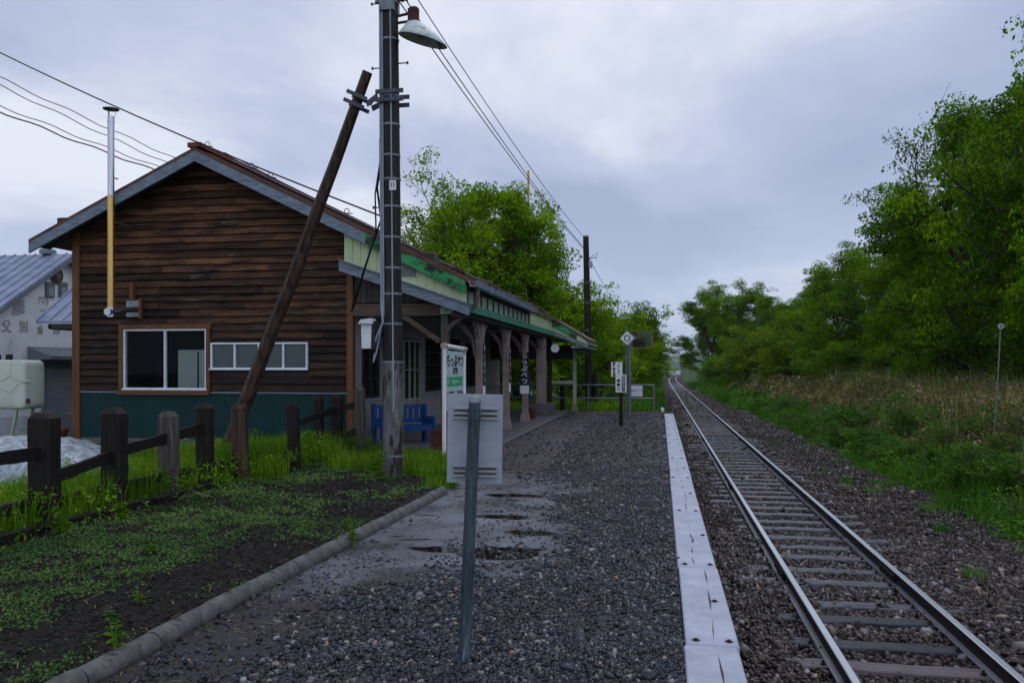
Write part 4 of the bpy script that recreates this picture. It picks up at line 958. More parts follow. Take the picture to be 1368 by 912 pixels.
# lamp on the pole
lp = thing('street_lamp', 'weathered enamel shade lamp on a short rusty arm from the utility pole', 'lamp', (ux(6.75) + .1, UP.y, 6.7))
b = MB(); b.beam((ux(6.75) + .1, UP.y, 6.80), (ux(6.75) + .36, UP.y, 6.84), .03, .03); b.beam((ux(6.75) + .1, UP.y, 6.70), (ux(6.75) + .36, UP.y, 6.72), .03, .03); b.bbox(ux(6.75) + .28, ux(6.75) + .44, UP.y - .06, UP.y + .06, 6.68, 6.92, .03); b.build('lamp_arm', M['rust'] if False else surf('dark_rust', (.03, .012, .014), (.07, .03, .03), (9, 9, 9), 1, 5, .6), lp)
def shade(b, scale=1, inner=False):
    c0 = Vector((ux(6.75) + .36, UP.y, 6.72)); c1 = Vector((ux(6.75) + .50, UP.y, 6.42)); n = 20; rings = []
    prof = [(0, .05, .05), (.12, .12, .10), (.35, .20, .15), (.65, .29, .20), (1, .385, .25)]
    for t_, rx, ry in prof:
        cpt = c0.lerp(c1, t_); vs = []
        for k in range(n):
            a_ = 2 * math.pi * k / n; u = rx * math.cos(a_) * scale; v = ry * math.sin(a_) * scale
            tl = R(-17); vs.append((cpt.x + u * math.cos(tl), cpt.y + v, cpt.z + u * math.sin(tl) * t_))
        rings.append(vs)
    o_ = len(b.v); b.v += [p for r_ in rings for p in r_]
    for i_ in range(len(rings) - 1):
        for k in range(n): k2 = (k + 1) % n; b.f.append((o_ + i_ * n + k, o_ + i_ * n + k2, o_ + (i_ + 1) * n + k2, o_ + (i_ + 1) * n + k)); b.mi.append(0)
    b.f.append(tuple(range(o_, o_ + n))); b.mi.append(0)
b = MB(); shade(b); o = b.build('lamp_shade', M['lampin'], lp, smooth=True); md = o.modifiers.new('thick', 'SOLIDIFY'); md.thickness = .012
b = MB(); b.lathe((ux(6.75) + .46, UP.y, 6.44), [(.03, .14), (.06, .06), (.05, 0)], 12); b.build('bulb', M['insul'], lp)
# meter box
mb_ = thing('meter_box', 'white electricity meter box on a bracket left of the utility pole', 'meter box', (-4.27, 11.62, 2.0))
b = MB(); b.prism([(-4.30, 1.92), (-4.16, 1.92), (-4.15, 2.28), (-4.31, 2.28)], 11.47, 11.60); b.prism([(-4.34, 2.28), (-4.12, 2.28), (-4.14, 2.36), (-4.30, 2.34)], 11.42, 11.62); b.build('meter_cover', M['meter'], mb_)
b = MB(); b.box(-4.165, -4.10, 11.48, 11.66, 1.9, 2.32); b.box(-4.10, -4.02, 11.55, 11.6, 2.1, 2.16); b.build('back_plate', M['black'], mb_)
# brace
br = thing('brace_pole', 'leaning squared timber brace propped against the utility pole', 'brace', (-7.05, 12.4, 0))
bb = Vector((-7.12, 12.42, -.1)); tb_ = Vector((-4.27, 11.64, 6.02))
b = MB(); segs = 10; rrr = random.Random(3); pts = []; 
for k in range(segs + 1):
    t_ = k / segs; p = bb.lerp(tb_, t_) + Vector((rrr.uniform(-.012, .012), rrr.uniform(-.012, .012), 0)) + Vector((.02, 0, 0)) * math.sin(t_ * math.pi)
    pts.append(p)
b.tube(pts, [.126 - .050 * k / segs for k in range(segs + 1)], 6); b.build('timber', M['brace'], br)
def clampbar(b, c, d, L, w_, t_): d = Vector(d).normalized(); c = Vector(c); b.beam(c - d * L / 2, c + d * L / 2, w_, t_, (0, 0, 1))
b = MB(); tdir = (tb_ - bb).normalized(); pc = bb.lerp(tb_, .933) + Vector((.02, 0, 0)); across = Vector((tdir.z, 0, -tdir.x)).normalized()
for s_ in (-.065, .065):
    for y_ in (-.11, .11): clampbar(b, pc + tdir * s_ + Vector((0, y_, 0)), across, .34, .025, .055)
zc = 5.60
for s_ in (-.06, .06):
    for y_ in (-.15, .15): b.box(ux(zc) - .18, ux(zc) + .24, UP.y + y_ - .012, UP.y + y_ + .012, zc + s_ - .03, zc + s_ + .03)
b.beam(pc + across * .2 + Vector((0, -.11, 0)), (ux(zc) - .15, UP.y - .15, zc), .02, .08, (0, 0, 1)); b.beam(pc + across * .2 + Vector((0, .11, 0)), (ux(zc) - .15, UP.y + .15, zc), .02, .08, (0, 0, 1))
b.build('clamp', surf('dark_clamp_steel', (.035, .042, .05), (.09, .105, .12), (9, 9, 9), 1.2, 6, .5, metal=.3), br)

# ---- far pole
fp = thing('utility_pole', 'distant slender wooden utility pole standing beyond the end of the station', 'utility pole', (-2.86, 33, -.1))
b = MB(); b.tube([(-2.80, 33, -.2), (-2.86, 33, 3.5), (-2.93, 33, 6.84)], [.15, .135, .115], 14); b.build('pole_shaft', M['polewood'], fp, smooth=True)
b = MB()
for z in (2.2, 3.1, 4.2, 5.0): b = MB(); b.tube([(-2.87, 33, z), (-2.87, 33, z + .03)], .145, 14); b.build('metal_band', M['galv'], fp, smooth=True)
b = MB(); b.lathe((-2.93, 33, 6.84), [(.12, 0), (.125, .05), (.02, .08)], 12); b.build('pole_cap', M['galv'], fp)
b = MB(); b.box(-2.80, -2.66, 32.8, 32.95, 5.6, 5.85); b.build('junction_box', M['signback'], fp)
b = MB(); b.tube([(-3.1, 33, 6.05), (-2.5, 33, 6.0)], .012, 6); b.tube([(-2.55, 33, 6.0), (-2.45, 32.9, 6.2), (-2.62, 32.8, 6.1), (-2.8, 32.9, 5.9)], .010, 6); b.build('bracket', M['railside'], fp)
b = MB(); b.tube([(-2.58, 33.1, -.2), (-2.57, 33.1, 1.2), (-2.60, 33.1, 1.45)], [.12, .11, .07], 10); b.build('post_stump', M['olddark'], loc=(-2.58, 33.1, -.2), smooth=True, label='dark rotten stub post against the foot of the distant utility pole', cat='post')

# ---- fence
frr = random.Random(12)
FP = [(-6.02, 7.23, 1.20, .25, 'dark'), (-6.03, 8.3, 1.19, .24, 'dark'), (-5.98, 9.28, 1.10, .21, 'grey'), (-5.90, 9.95, 1.17, .205, 'dark'), (-5.85, 10.8, 1.13, .20, 'brown'), (-5.66, 12.15, 1.10, .17, 'dark'), (-6.02, 13.9, 1.12, .16, 'greytop'), (-5.88, 14.4, 1.15, .20, 'dark'), (-5.52, 14.62, 1.28, .19, 'light')]
PLAB = ['thick dark fence post, the nearest to the camera', 'thick dark fence post with a pale chip on top, second from the camera', 'grey-brown weathered fence post, third from the camera', 'dark fence post just left of the brace foot', 'brown split fence post just right of the brace foot', 'very dark crooked fence post standing alone before the teal wall', 'slim fence post with a pale grey top', 'dark fence post between the grey-topped one and the light one', 'light grey weathered fence post by the building corner, last in the row']
for (x, y, h, w_, k), lab in zip(FP, PLAB):
    b = MB(); n = 9; prof = []
    cx = frr.uniform(-.02, .02)
    for q in range(n):
        z = -.1 + (h - .06 + .1) * q / (n - 1); ww = w_ / 2 * (1 + frr.uniform(-.035, .035)); ox = cx * q / n * (2 if 'crook' in lab else 1) + frr.uniform(-.005, .005)
        c_ = .035; a_ = ww; bb_ = w_ * .40
        prof.append([(x + ox + i_ * a_ * s1, y + j_ * bb_ * s2, z) for i_, j_, s1, s2 in ((-1, -1, .8, 1), (1, -1, .8, 1), (1, -1, 1, .75), (1, 1, 1, .75), (1, 1, .8, 1), (-1, 1, .8, 1), (-1, 1, 1, .75), (-1, -1, 1, .75))])
    top = [(x + (p[0] - x) * .55, y + (p[1] - y) * .55, h) for p in prof[-1]]
    prof.append(top)
    o_ = 0
    for p in prof: b.v += p
    for q in range(len(prof) - 1):
        for e in range(8): e2 = (e + 1) % 8; b.f.append((q * 8 + e, q * 8 + e2, q * 8 + 8 + e2, q * 8 + 8 + e)); b.mi.append(0)
    b.f.append(tuple(range((len(prof) - 1) * 8, len(prof) * 8))); b.mi.append(0)
    b.build('fence_post', {'dark': M['olddark'], 'grey': M['oldgrey'], 'brown': M['brace'], 'greytop': M['olddark'], 'light': M['oldgrey']}[k], loc=(x, y, 0), label=lab, cat='fence post', group='old timber fence posts')
    if k == 'greytop':
        pass
def frail(a, b_, lab, w_=.05, h=.12):
    b = MB(); n = 5
    for q in range(n):
        p0 = Vector(a).lerp(Vector(b_), q / n); p1 = Vector(a).lerp(Vector(b_), (q + 1) / n)
        b.beam(p0, p1, w_, h * (1 + .05 * math.sin(q * 2)), (0, 0, 1))
    b.build('fence_rail', M['olddark'], loc=a, label=lab, cat='fence rail', group='old timber fence rails')
frail((-6.03, 5.2, .80), (-6.03, 7.15, .80), 'upper dark fence rail leaving the photo at the left edge')
frail((-6.06, 5.2, .24), (-6.06, 7.15, .31), 'lower dark fence rail leaving the photo at the left edge')
frail((-6.03, 7.25, .52), (-6.02, 8.25, .66), 'upper fence rail between the first and second posts, sloping')
frail((-6.02, 8.35, .70), (-5.98, 9.2, .77), 'upper fence rail between the second and third posts')
frail((-5.97, 9.35, .79), (-5.9, 9.95, .86), 'upper fence rail between the third post and the fourth')
frail((-6.08, 7.3, .27), (-6.08, 8.25, .28), 'lower fence rail between the first and second posts')
frail((-6.07, 8.35, .28), (-6.0, 9.2, .29), 'lower fence rail between the second and third posts')
frail((-6.02, 9.35, .29), (-5.9, 10.75, .31), 'lower fence rail running from the third to the brown split post')
frail((-5.75, 12.2, .72), (-5.9, 14.35, .86), 'upper fence rail between the lone dark post and the last posts', h=.11)
frail((-5.85, 14.4, .88), (-5.52, 14.62, .95), 'short upper fence rail meeting the light weathered post', h=.12)
frail((-5.85, 14.4, .30), (-5.52, 14.6, .48), 'short lower fence rail meeting the light weathered post', h=.12)
frail((-5.9, 12.2, .25), (-6.0, 14.3, .3), 'lower fence rail between the lone dark post and the last posts', h=.1)
for k, (y0, y1, x) in enumerate(((5.3, 6.9, -5.86), (6.95, 8.6, -5.84), (8.65, 10.0, -5.78))):
    b = MB(); b.beam((x, y0, .075), (x + .03, y1, .085), .13, .12); b.build('edging_timber', M['olddark'], loc=(x, y0, 0), label=['dark ground timber at the fence foot, leaving the photo at the left', 'dark ground timber at the foot of the two thickest posts', 'dark ground timber at the foot of the third and fourth posts'][k], cat='edging timber', group='edging timbers at the fence foot')

# ---- foreground sign seen from behind
fs = thing('sign', 'grey sign panel seen from behind on a leaning steel post in the gravel', 'sign', (-1.084, 4.51, 0))
b = MB(); pa = Vector((-1.088, 4.50, -.15)); pt = Vector((-1.026, 4.52, 1.455))
b.tube([pa, pa.lerp(pt, .5), pt], [.035, .0345, .034], 20); b.build('post', M['galvblue'], fs, smooth=True)
b = MB(); b.tube([pt - Vector((0, 0, .005)), pt + Vector((0, 0, .012)), pt + Vector((0, 0, .028)), pt + Vector((0, 0, .036))], [.037, .036, .026, .010], 20); b.build('post_cap', M['galv'], fs, smooth=True)
yaw = R(10.2)
def sp(u, v, z):   # panel frame: u across (image right), v away from the camera
    c = Vector((-1.045, 4.60, 0)); return c + Vector((math.cos(yaw), math.sin(yaw), 0)) * u + Vector((-math.sin(yaw), math.cos(yaw), 0)) * v + Vector((0, 0, z))
def spbox(b, u0, u1, v0, v1, z0, z1, tilt=-.012, fn=None):
    s_ = len(b.v); b.bbox(u0, u1, v0, v1, z0, z1, .004)
    for k in range(s_, len(b.v)): u, v, z = b.v[k]; b.v[k] = tuple(sp(u + (z - 1.24) * -tilt, v, z + u * -.02))
b = MB(); spbox(b, -.158, .160, .012, .018, .985, 1.495); b.build('panel', M['signback'], fs)
b = MB()
for zc_ in (1.385, 1.055):
    spbox(b, -.122, .130, -.006, .011, zc_ + .022, zc_ + .034); spbox(b, -.122, .130, -.006, .011, zc_ - .034, zc_ - .022); spbox(b, -.122, .130, -.010, -.004, zc_ - .006, zc_ + .006)
    spbox(b, -.122, .130, .004, .011, zc_ - .034, zc_ + .034); b.build('channel_rail', M['signback'], fs); b = MB()
b = MB()
for zc_ in (1.385, 1.055): spbox(b, -.118, .126, -.001, .0035, zc_ - .020, zc_ - .008); spbox(b, -.118, .126, -.001, .0035, zc_ + .008, zc_ + .020)
b.build('channel_rust', surf('channel_rust_stain', (.07, .055, .035), (.16, .13, .09), (20, 20, 20), 1, 5, .6), fs)
b = MB()
for zc_ in (1.385, 1.055):
    b = MB(); cc_ = pa.lerp(pt, (zc_ + .15) / 1.605); b.tube([cc_ + Vector((0, 0, -.028)), cc_ + Vector((0, 0, .028))], .038, 20)
    b.build('clamp', M['galvblue'], fs, smooth=True)

# ---- station name sign
sg = thing('station_sign', 'tall pale station name sign with green band in a rusty white pipe frame', 'station sign', (-3.5, 13.15, 0))
b = MB(); b.tube([(-3.5, 13.15, -.05), (-3.5, 13.15, 2.02)], .035, 14); b.tube([(-3.5, 14.55, -.05), (-3.5, 14.55, 2.0)], .032, 14); b.build('frame_post', M['rustywhite'], sg, smooth=True)
b = MB(); b.tube([(-3.5, 13.10, 2.0), (-3.5, 14.62, 1.97)], .04, 14); b.build('top_pipe', M['rustywhite'], sg, smooth=True)
b = MB(); b.tube([(-3.5, 13.08, 2.0), (-3.5, 13.22, 2.0)], .048, 12); b.tube([(-3.5, 14.42, 1.975), (-3.5, 14.64, 1.97)], .048, 12); b.tube([(-3.5, 14.5, 1.86), (-3.5, 14.5, 1.96)], .03, 10); b.tube([(-3.5, 13.3, 1.88), (-3.5, 13.3, 1.97)], .028, 10)
b.build('pipe_joint', M['orange'] if False else surf('pipe_joint_rust', (.20, .11, .06), (.5, .45, .4), (14, 14, 14), 1.3, 6, .6), sg, smooth=True)
b = MB(); b.bbox(-3.515, -3.485, 13.22, 14.44, .92, 1.92, .006); b.build('sign_panel', M['signpanel'], sg)
b = MB(); b.box(-3.4845, -3.482, 13.28, 14.38, 1.32, 1.48); b.build('green_band', M['signgreen'], sg)
b = MB()
for z in (1.86, 1.55, .85): b.tube([(-3.52, 13.02, z), (-3.52, 13.15, z)], .008, 6)
b.build('tie', M['galv'], sg)
text('ちっぷべつ', .235, M['ink'], (-3.482, 13.83, 1.74), FACE_TRACK, sg, depth=.002, bold=.006)
text('秩父別', .11, M['ink'], (-3.482, 13.83, 1.58), FACE_TRACK, sg, depth=.002, bold=.003)
text('Chippubetsu', .10, M['signpanel'], (-3.4805, 13.83, 1.40), FACE_TRACK, sg, depth=.001, bold=.001)
text('いしかりぬまた　　きたいちやん', .085, M['ink'], (-3.482, 13.83, 1.20), FACE_TRACK, sg, depth=.002, sx=.85)
b = MB(); b.prism([(13.31, 1.40), (13.36, 1.44), (13.36, 1.36)], -3.4815, -3.479, 'x'); b.prism([(14.35, 1.40), (14.30, 1.36), (14.30, 1.44)], -3.4815, -3.479, 'x'); b.build('arrow', M['inkwhite'], sg)

# ---- far signs
dg = thing('diamond_sign', 'white diamond sign with black ring on a grey post at the platform end', 'sign', (-1.02, 27.2, 0))
b = MB(); b.tube([(-.98, 27.25, -.1), (-.98, 27.25, 2.75)], .045, 12); b.build('post', M['galv'], dg, smooth=True)
b = MB(); b.prism([(-1.06, 2.36), (-.83, 2.59), (-1.06, 2.82), (-1.29, 2.59)], 27.17, 27.20); b.build('panel', M['white'], dg)
b = MB(); n = 28; vs = []
for r_ in (.075, .105):
    for k in range(n): a_ = 2 * math.pi * k / n; vs.append((-1.06 + r_ * math.cos(a_), 27.165, 2.59 + r_ * math.sin(a_)))
b.add(vs, [(k, (k + 1) % n, n + (k + 1) % n, n + k) for k in range(n)]); o = b.build('ring', M['ink'], dg); md = o.modifiers.new('thick', 'SOLIDIFY'); md.thickness = .003
mr = thing('mirror', 'rectangular platform mirror in an orange-brown frame beside the diamond sign', 'mirror', (-1.08, 27.5, 0))
b = MB(); b.tube([(-1.1, 27.5, -.1), (-1.1, 27.5, 2.95)], .04, 12); b.build('post', M['galv'], mr, smooth=True)
mc = Vector((-.56, 27.4, 2.55)); pit = R(-4.3)
def mbox(b, u0, u1, v0, v1, z0, z1):
    s_ = len(b.v); b.box(u0, u1, v0, v1, z0, z1)
    rm = Matrix.Rotation(R(-7), 3, 'Z') @ Matrix.Rotation(R(3.0), 3, 'X')
    for k in range(s_, len(b.v)): b.v[k] = tuple(mc + rm @ Vector(b.v[k]))
b = MB(); mbox(b, -.34, .31, -.012, 0, -.25, .25); b.build('mirror_face', M['mirror'], mr)
b = MB(); mbox(b, -.37, .34, -.03, .0, .25, .275); mbox(b, -.37, .34, -.03, 0, -.275, -.25); mbox(b, .31, .34, -.03, 0, -.25, .25); mbox(b, -.37, -.34, -.03, 0, -.25, .25); mbox(b, -.37, .34, .002, .03, -.275, .275); b.build('mirror_frame', M['orange'], mr)
bs = thing('boarding_sign', 'pair of white lettered boards on a dark wooden post at the platform end', 'sign', (-1.08, 23.2, 0))
b = MB(); b.bbox(-1.13, -1.03, 23.2, 23.3, -.1, 1.2, .01); b.build('post', M['olddark'], bs)
b = MB(); b.box(-1.35, -1.04, 23.185, 23.20, 1.38, 1.79); b.build('upper_board', M['white'], bs)
b = MB(); b.box(-1.362, -1.03, 23.188, 23.203, 1.368, 1.378); b.box(-1.362, -1.03, 23.188, 23.203, 1.792, 1.802); b.box(-1.362, -1.352, 23.188, 23.203, 1.378, 1.792); b.build('red_edge', M['rust'], bs)
b = MB(); b.box(-1.225, -.925, 23.16, 23.18, .94, 1.435); b.build('lower_board', M['white'], bs)
for q, chh in enumerate('乗降車位置'): text(chh, .075, M['ink'], (-1.27, 23.183, 1.745 - q * .08), FACE_CAM, bs, depth=.001, bold=.003)
for q, chh in enumerate('この付近↓'): text(chh, .07, M['ink'], (-1.14, 23.183, 1.745 - q * .075), FACE_CAM, bs, depth=.001, bold=.002)
for q, chh in enumerate('乗車口'): text(chh, .10, M['ink'], (-1.145, 23.158, 1.26 - q * .115), FACE_CAM, bs, depth=.001, bold=.004)
b = MB(); b.box(-1.055, -.96, 23.156, 23.159, .97, 1.41); b.build('dark_strip', M['ink'], bs)
for q, chh in enumerate('整理券発行'): text(chh, .078, M['inkwhite'], (-1.008, 23.153, 1.365 - q * .085), FACE_CAM, bs, depth=.001)
# pipe fence
pf = thing('pipe_fence', 'low galvanised two-rail pipe fence closing the far end of the platform', 'fence', (-2.0, 29.6, 0))
for z in (1.0, .52):
    b = MB(); b.tube([(-5.9, 30.35, z), (-3.0, 29.75, z), (-.18, 29.75, z)], .03, 10); b.build('rail', M['galv'], pf, smooth=True)
for x in (-4.6, -2.55, -1.35, -.22):
    b = MB(); b.tube([(x, 29.75 if x > -3 else 30.05, -.15), (x, 29.75 if x > -3 else 30.05, 1.06)], .035 if x > -.5 else .028, 10); b.build('fence_post', M['galv'], pf, smooth=True)
b = MB(); b.tube([(-5.9, 30.36, .76), (-3.0, 29.76, .76), (-2.55, 29.76, .76)], .01, 6); b.build('thin_rail', M['galv'], pf)
fsn = thing('fence_sign', 'white lettered board hung on the pipe fence', 'sign', (-.85, 29.7, .6))
b = MB(); b.box(-1.12, -.62, 29.69, 29.71, .60, .98); b.build('board', M['white'], fsn)
text('線路に入るな', .085, M['ink'], (-.87, 29.688, .80), FACE_CAM, fsn, depth=.001, bold=.003)
b = MB(); b.bbox(-3.68, -3.50, 30.5, 30.66, -.1, 1.25, .02); b.build('fence_post', M['olddark'], loc=(-3.6, 30.6, 0), label='black timber post in the grass seen through the far end of the canopy', cat='fence post')

# ---- marker on the right
mk = thing('track_marker', 'thin pole with a small white oval disc on the grassy bank at right', 'marker', (7.0, 18.8, -.5))
b = MB(); b.tube([(6.85, 18.8, -.6), (6.95, 18.8, 1.0), (7.02, 18.8, 2.45)], .014, 8); b.build('pole', M['galv'], mk)
b = MB(); b.tube([(7.02, 18.76, 2.5), (7.02, 18.785, 2.5)], .062, 16); b.build('disc', M['signback'], mk)
text('8', .09, M['ink'], (7.02, 18.757, 2.5), FACE_CAM, mk, depth=.001)

# ================================================================== STOREHOUSE ON THE LEFT
sh = thing('storehouse', 'old white plastered storehouse with blue-grey metal roof and faded characters', 'storehouse', (-21, 26, 0))
SX = -21.0; SYR = 26.1; SZR = 5.55; sl_ = .64; Ya, Yb = 20.6, 31.6
rz = lambda y: SZR - sl_ * abs(y - SYR)
b = MB(); b.prism([(Ya, -.1), (Yb, -.1), (Yb, rz(Yb)), (SYR, SZR), (Ya, rz(Ya))], SX - 11, SX, 'x'); b.build('wall', M['plaster'], sh)
b = MB()
for (a_, c_) in ((Ya - .5, SYR), (SYR, Yb + .5)): b.prism([(a_, rz(a_) + .04), (c_, rz(c_) + .04), (c_, rz(c_) + .13), (a_, rz(a_) + .13)], SX - 11.4, SX + .45, 'x')
x = SX - 11.2
while x < SX + .4:
    for (a_, c_) in ((Ya - .5, SYR), (SYR, Yb + .5)): b.prism([(a_, rz(a_) + .13), (c_, rz(c_) + .13), (c_, rz(c_) + .17), (a_, rz(a_) + .17)], x, x + .04, 'x')
    x += .42
rf2 = b.build('roof', M['bluetin'], sh)
b = MB()
for x in (SX - .6, SX - 3.6): b.bbox(x - .2, x + .2, SYR - .25, SYR + .25, SZR + .13, SZR + .33, .06)
b.build('ridge_block', M['greytin'], rf2)
b = MB(); b.tube([(SX - 1.2, 23.9, rz(23.9) + .3), (SX - 5, 23.9, rz(23.9) + .3)], .05, 8); b.tube([(SX - 1.2, 23.9, rz(23.9) + .3), (SX - 1.4, 22.6, rz(22.6) + .3)], .03, 8); b.build('snow_fence', M['wire'], rf2)
b = MB()
for (a_, c_) in ((Ya - .5, SYR), (SYR, Yb + .5)): b.prism([(a_, rz(a_) - .12), (c_, rz(c_) - .12), (c_, rz(c_) + .035), (a_, rz(a_) + .035)], SX + .38, SX + .44, 'x')
b.build('bargeboard', M['greytin'], sh)
def wy(px, X=SX):   # along-wall helper: y where a given bearing meets the wall plane
    u = (px - 684) / 1100; return X / ((-.1768 + .9843 * u) / (.9843 + .1768 * u))
def wz(px, py, X=SX):
    u = (px - 684) / 1100; return 1.65 + (490 - py) / 1100 * (X / (-.1768 + .9843 * u))
b = MB(); yc = wy(74); zc = wz(74, 368)
b.tube([(SX + .005, yc, zc), (SX + .06, yc, zc)], .30, 24); e = b.build('emblem', M['emblem'], sh)
b = MB()
for k in range(9): a_ = k * .7; b.tube([(SX + .06, yc + .16 * math.cos(a_), zc + .16 * math.sin(a_)), (SX + .09, yc + .15 * math.cos(a_), zc + .15 * math.sin(a_))], .045, 8)
b.tube([(SX + .06, yc, zc), (SX + .1, yc, zc)], .10, 12); b.build('relief', surf('emblem_relief', (.10, .08, .06), (.2, .17, .13), (9, 9, 9), 1, 4, .6), e)
for px in (65, 82.5):
    yc = wy(px); z0_ = wz(px, 397); z1_ = wz(px, 379)
    b = MB(); b.box(SX + .005, SX + .07, yc - .2, yc + .2, z0_, z1_ + .05); w_ = b.build('window', M['greytin'], sh)
    b = MB(); b.box(SX + .072, SX + .08, yc - .10, yc + .14, z0_ + .06, (z0_ + z1_) / 2 + .1); b.build('pane', M['shutter'], w_)
for chh, px, py, s_ in (('農', 24, 412, .62), ('業', 57, 408, .55), ('父', 8, 437, .42), ('別', 31, 437, .40), ('倉', 53, 441, .32), ('庫', 75, 441, .36)):
    text(chh, s_, M['inkgrey'], (SX + .012, wy(px), wz(px, py)), FACE_TRACK, sh, depth=.004, bold=.012)
# porch roof, lean-to and shutter
b = MB(); pr = lambda y: 2.98 + (y - 22.4) * .72
b.prism([(22.4, pr(22.4)), (25.6, pr(25.6)), (25.6, pr(25.6) + .09), (22.4, pr(22.4) + .09)], -18.95, -14.6, 'x')
x = -18.95
while x < -14.6: b.prism([(22.4, pr(22.4) + .09), (25.6, pr(25.6) + .09), (25.6, pr(25.6) + .14), (22.4, pr(22.4) + .14)], x, x + .05, 'x'); x += .45
an = thing('shed_roof', 'small blue-grey ribbed metal porch roof between the storehouse and the station', 'porch', (-16.6, 24, 0))
b.build('roof', M['bluetin'], an)
b = MB(); b.box(-18.55, -14.6, 22.42, 22.5, 2.82, 2.97); b.box(-18.5, -18.44, 22.42, 25.5, 2.8, 2.95); b.build('eaves_beam', M['darkwall'], an)
b = MB(); b.box(-16.0, -15.88, 22.6, 22.72, 0, 2.82); b.box(-16.0, -15.88, 25.3, 25.42, 0, 4.4); b.build('post', M['darkwall'], an)
b = MB(); y0_, y1_ = wy(36), wy(96)
b.prism([(SX + .01, 2.34), (SX + .9, 2.02), (SX + .9, 1.90), (SX + .01, 1.90)], y0_, y1_ + 1); b.build('canopy', M['greytin'], sh)
y0_, y1_ = wy(58), wy(100)
b = MB(); z = .05
while z < 1.62: b.prism([(SX + .02, z), (SX + .06, z), (SX + .075, z + .06), (SX + .02, z + .075)], y0_, y1_ + .6); z += .08
b.build('shutter', M['shutter'], sh)
b = MB(); b.box(SX + .01, SX + .12, y0_ - .1, y1_ + .7, 1.62, 1.89); b.box(SX + .01, SX + .12, y0_ - .12, y0_, 0, 1.62); b.build('shutter_frame', M['greytin'], sh)
b = MB(); b.tube([(SX + .05, wy(10), 2.0), (SX + .05, wy(10), 2.5), (SX + .05, wy(12), 2.6), (SX + .05, wy(14), 2.5), (SX + .05, wy(14), 2.0)], .025, 8); b.build('vent_pipe', M['white'], sh)

# tank
tk = thing('oil_tank', 'cream steel oil tank with rounded corners on pale green angle legs', 'tank', (-14.3, 15.8, 0))
b = MB(); tx0, tx1, ty0, ty1, tz0, tz1 = -15.6, -13.25, 15.35, 15.95, .75, 1.80; r_ = .14
def rr_ring(y, ins):
    pts = []
    for cx_, cz_, a0 in ((tx1 - r_, tz1 - r_, 0), (tx0 + r_, tz1 - r_, 90), (tx0 + r_, tz0 + r_, 180), (tx1 - r_, tz0 + r_, 270)):
        for k in range(6): a_ = R(a0 + k * 18); pts.append((cx_ + (r_ - ins) * math.cos(a_), y, cz_ + (r_ - ins) * math.sin(a_)))
    return pts
rings = [rr_ring(ty0, .05), rr_ring(ty0 + .015, .02), rr_ring(ty0 + .05, 0), rr_ring(ty1 - .05, 0), rr_ring(ty1, .05)]
for q in rings: b.v += q
n = 24
for i_ in range(4):
    for k in range(n): k2 = (k + 1) % n; b.f.append((i_ * n + k, i_ * n + k2, i_ * n + n + k2, i_ * n + n + k)); b.mi.append(0)
b.f += [tuple(range(n)), tuple(range(4 * n, 5 * n))]; b.mi += [0, 0]
b.build('tank_body', M['tank'], tk, smooth=True)
b = MB()
for pts in ([(-13.1, 1.36), (-13.45, 1.36), (-13.6, 1.5), (-13.6, 1.72)], [(-13.1, 1.36), (-13.4, 1.30), (-13.6, 1.1), (-13.6, .84)], [(-13.6, 1.45), (-13.9, 1.34), (-14.3, 1.34)], [(-13.6, 1.1), (-13.9, 1.25), (-14.3, 1.28)], [(-13.9, 1.34), (-14.0, 1.65)], [(-14.3, 1.34), (-14.6, 1.5), (-14.6, 1.72)], [(-14.3, 1.28), (-14.6, 1.1), (-14.6, .84)]):
    b.tube([(p[0], ty0 + .001, p[1]) for p in pts], .014, 6)
b.build('pressed_rib', M['tank'], tk)
b = MB(); b.lathe((-14.35, 15.65, tz1 - .005), [(.09, 0), (.09, .05), (.07, .06)], 12); b.lathe((-13.9, 15.65, tz1 - .005), [(.07, 0), (.07, .12), (.05, .13)], 12); b.lathe((-14.0, 15.5, tz1 - .005), [(.03, 0), (.03, .12)], 8); b.build('filler_cap', M['black'], tk)
b = MB(); b.box(-13.22, -13.12, ty0 - .008, ty0 - .003, .88, .98); b.build('label_plate', M['redbox'], tk)
for lx in (-13.35, -15.3):
    for ly in (15.42, 15.88):
        b = MB(); b.beam((lx - .32, ly, 0), (lx - .15, ly, .78), .05, .05); b.build('leg', M['tankleg'], tk)
b = MB(); b.beam((-13.28, 15.4, .75), (-13.05, 15.4, .35), .03, .03); b.beam((-13.45, 15.42, .3), (-13.45, 15.88, .3), .03, .03); b.build('stay', M['tankleg'], tk)
b = MB(); b.bbox(-13.75, -13.2, 15.3, 15.95, .02, .16, .02); b.build('planter_box', M['black'], loc=(-13.5, 15.6, .02), label='black tray under the oil tank legs', cat='tray')
for k, (x, y, z_, r_) in enumerate(((-12.75, 15.75, .0, .17), (-12.52, 15.35, .0, .13))):
    b = MB(); b.lathe((x, y, .02), [(r_ * .7, 0), (r_, .26), (r_ * 1.08, .26), (r_ * 1.08, .31), (r_ * .9, .31), (r_ * .88, .25)], 16); b.build('flower_pot', M['terra'], loc=(x, y, .02), smooth=True, label=['larger dark red pot by the left corner of the brown gable', 'smaller dark red pot by the left corner of the brown gable'][k], cat='pot', group='red pots by the building corner')

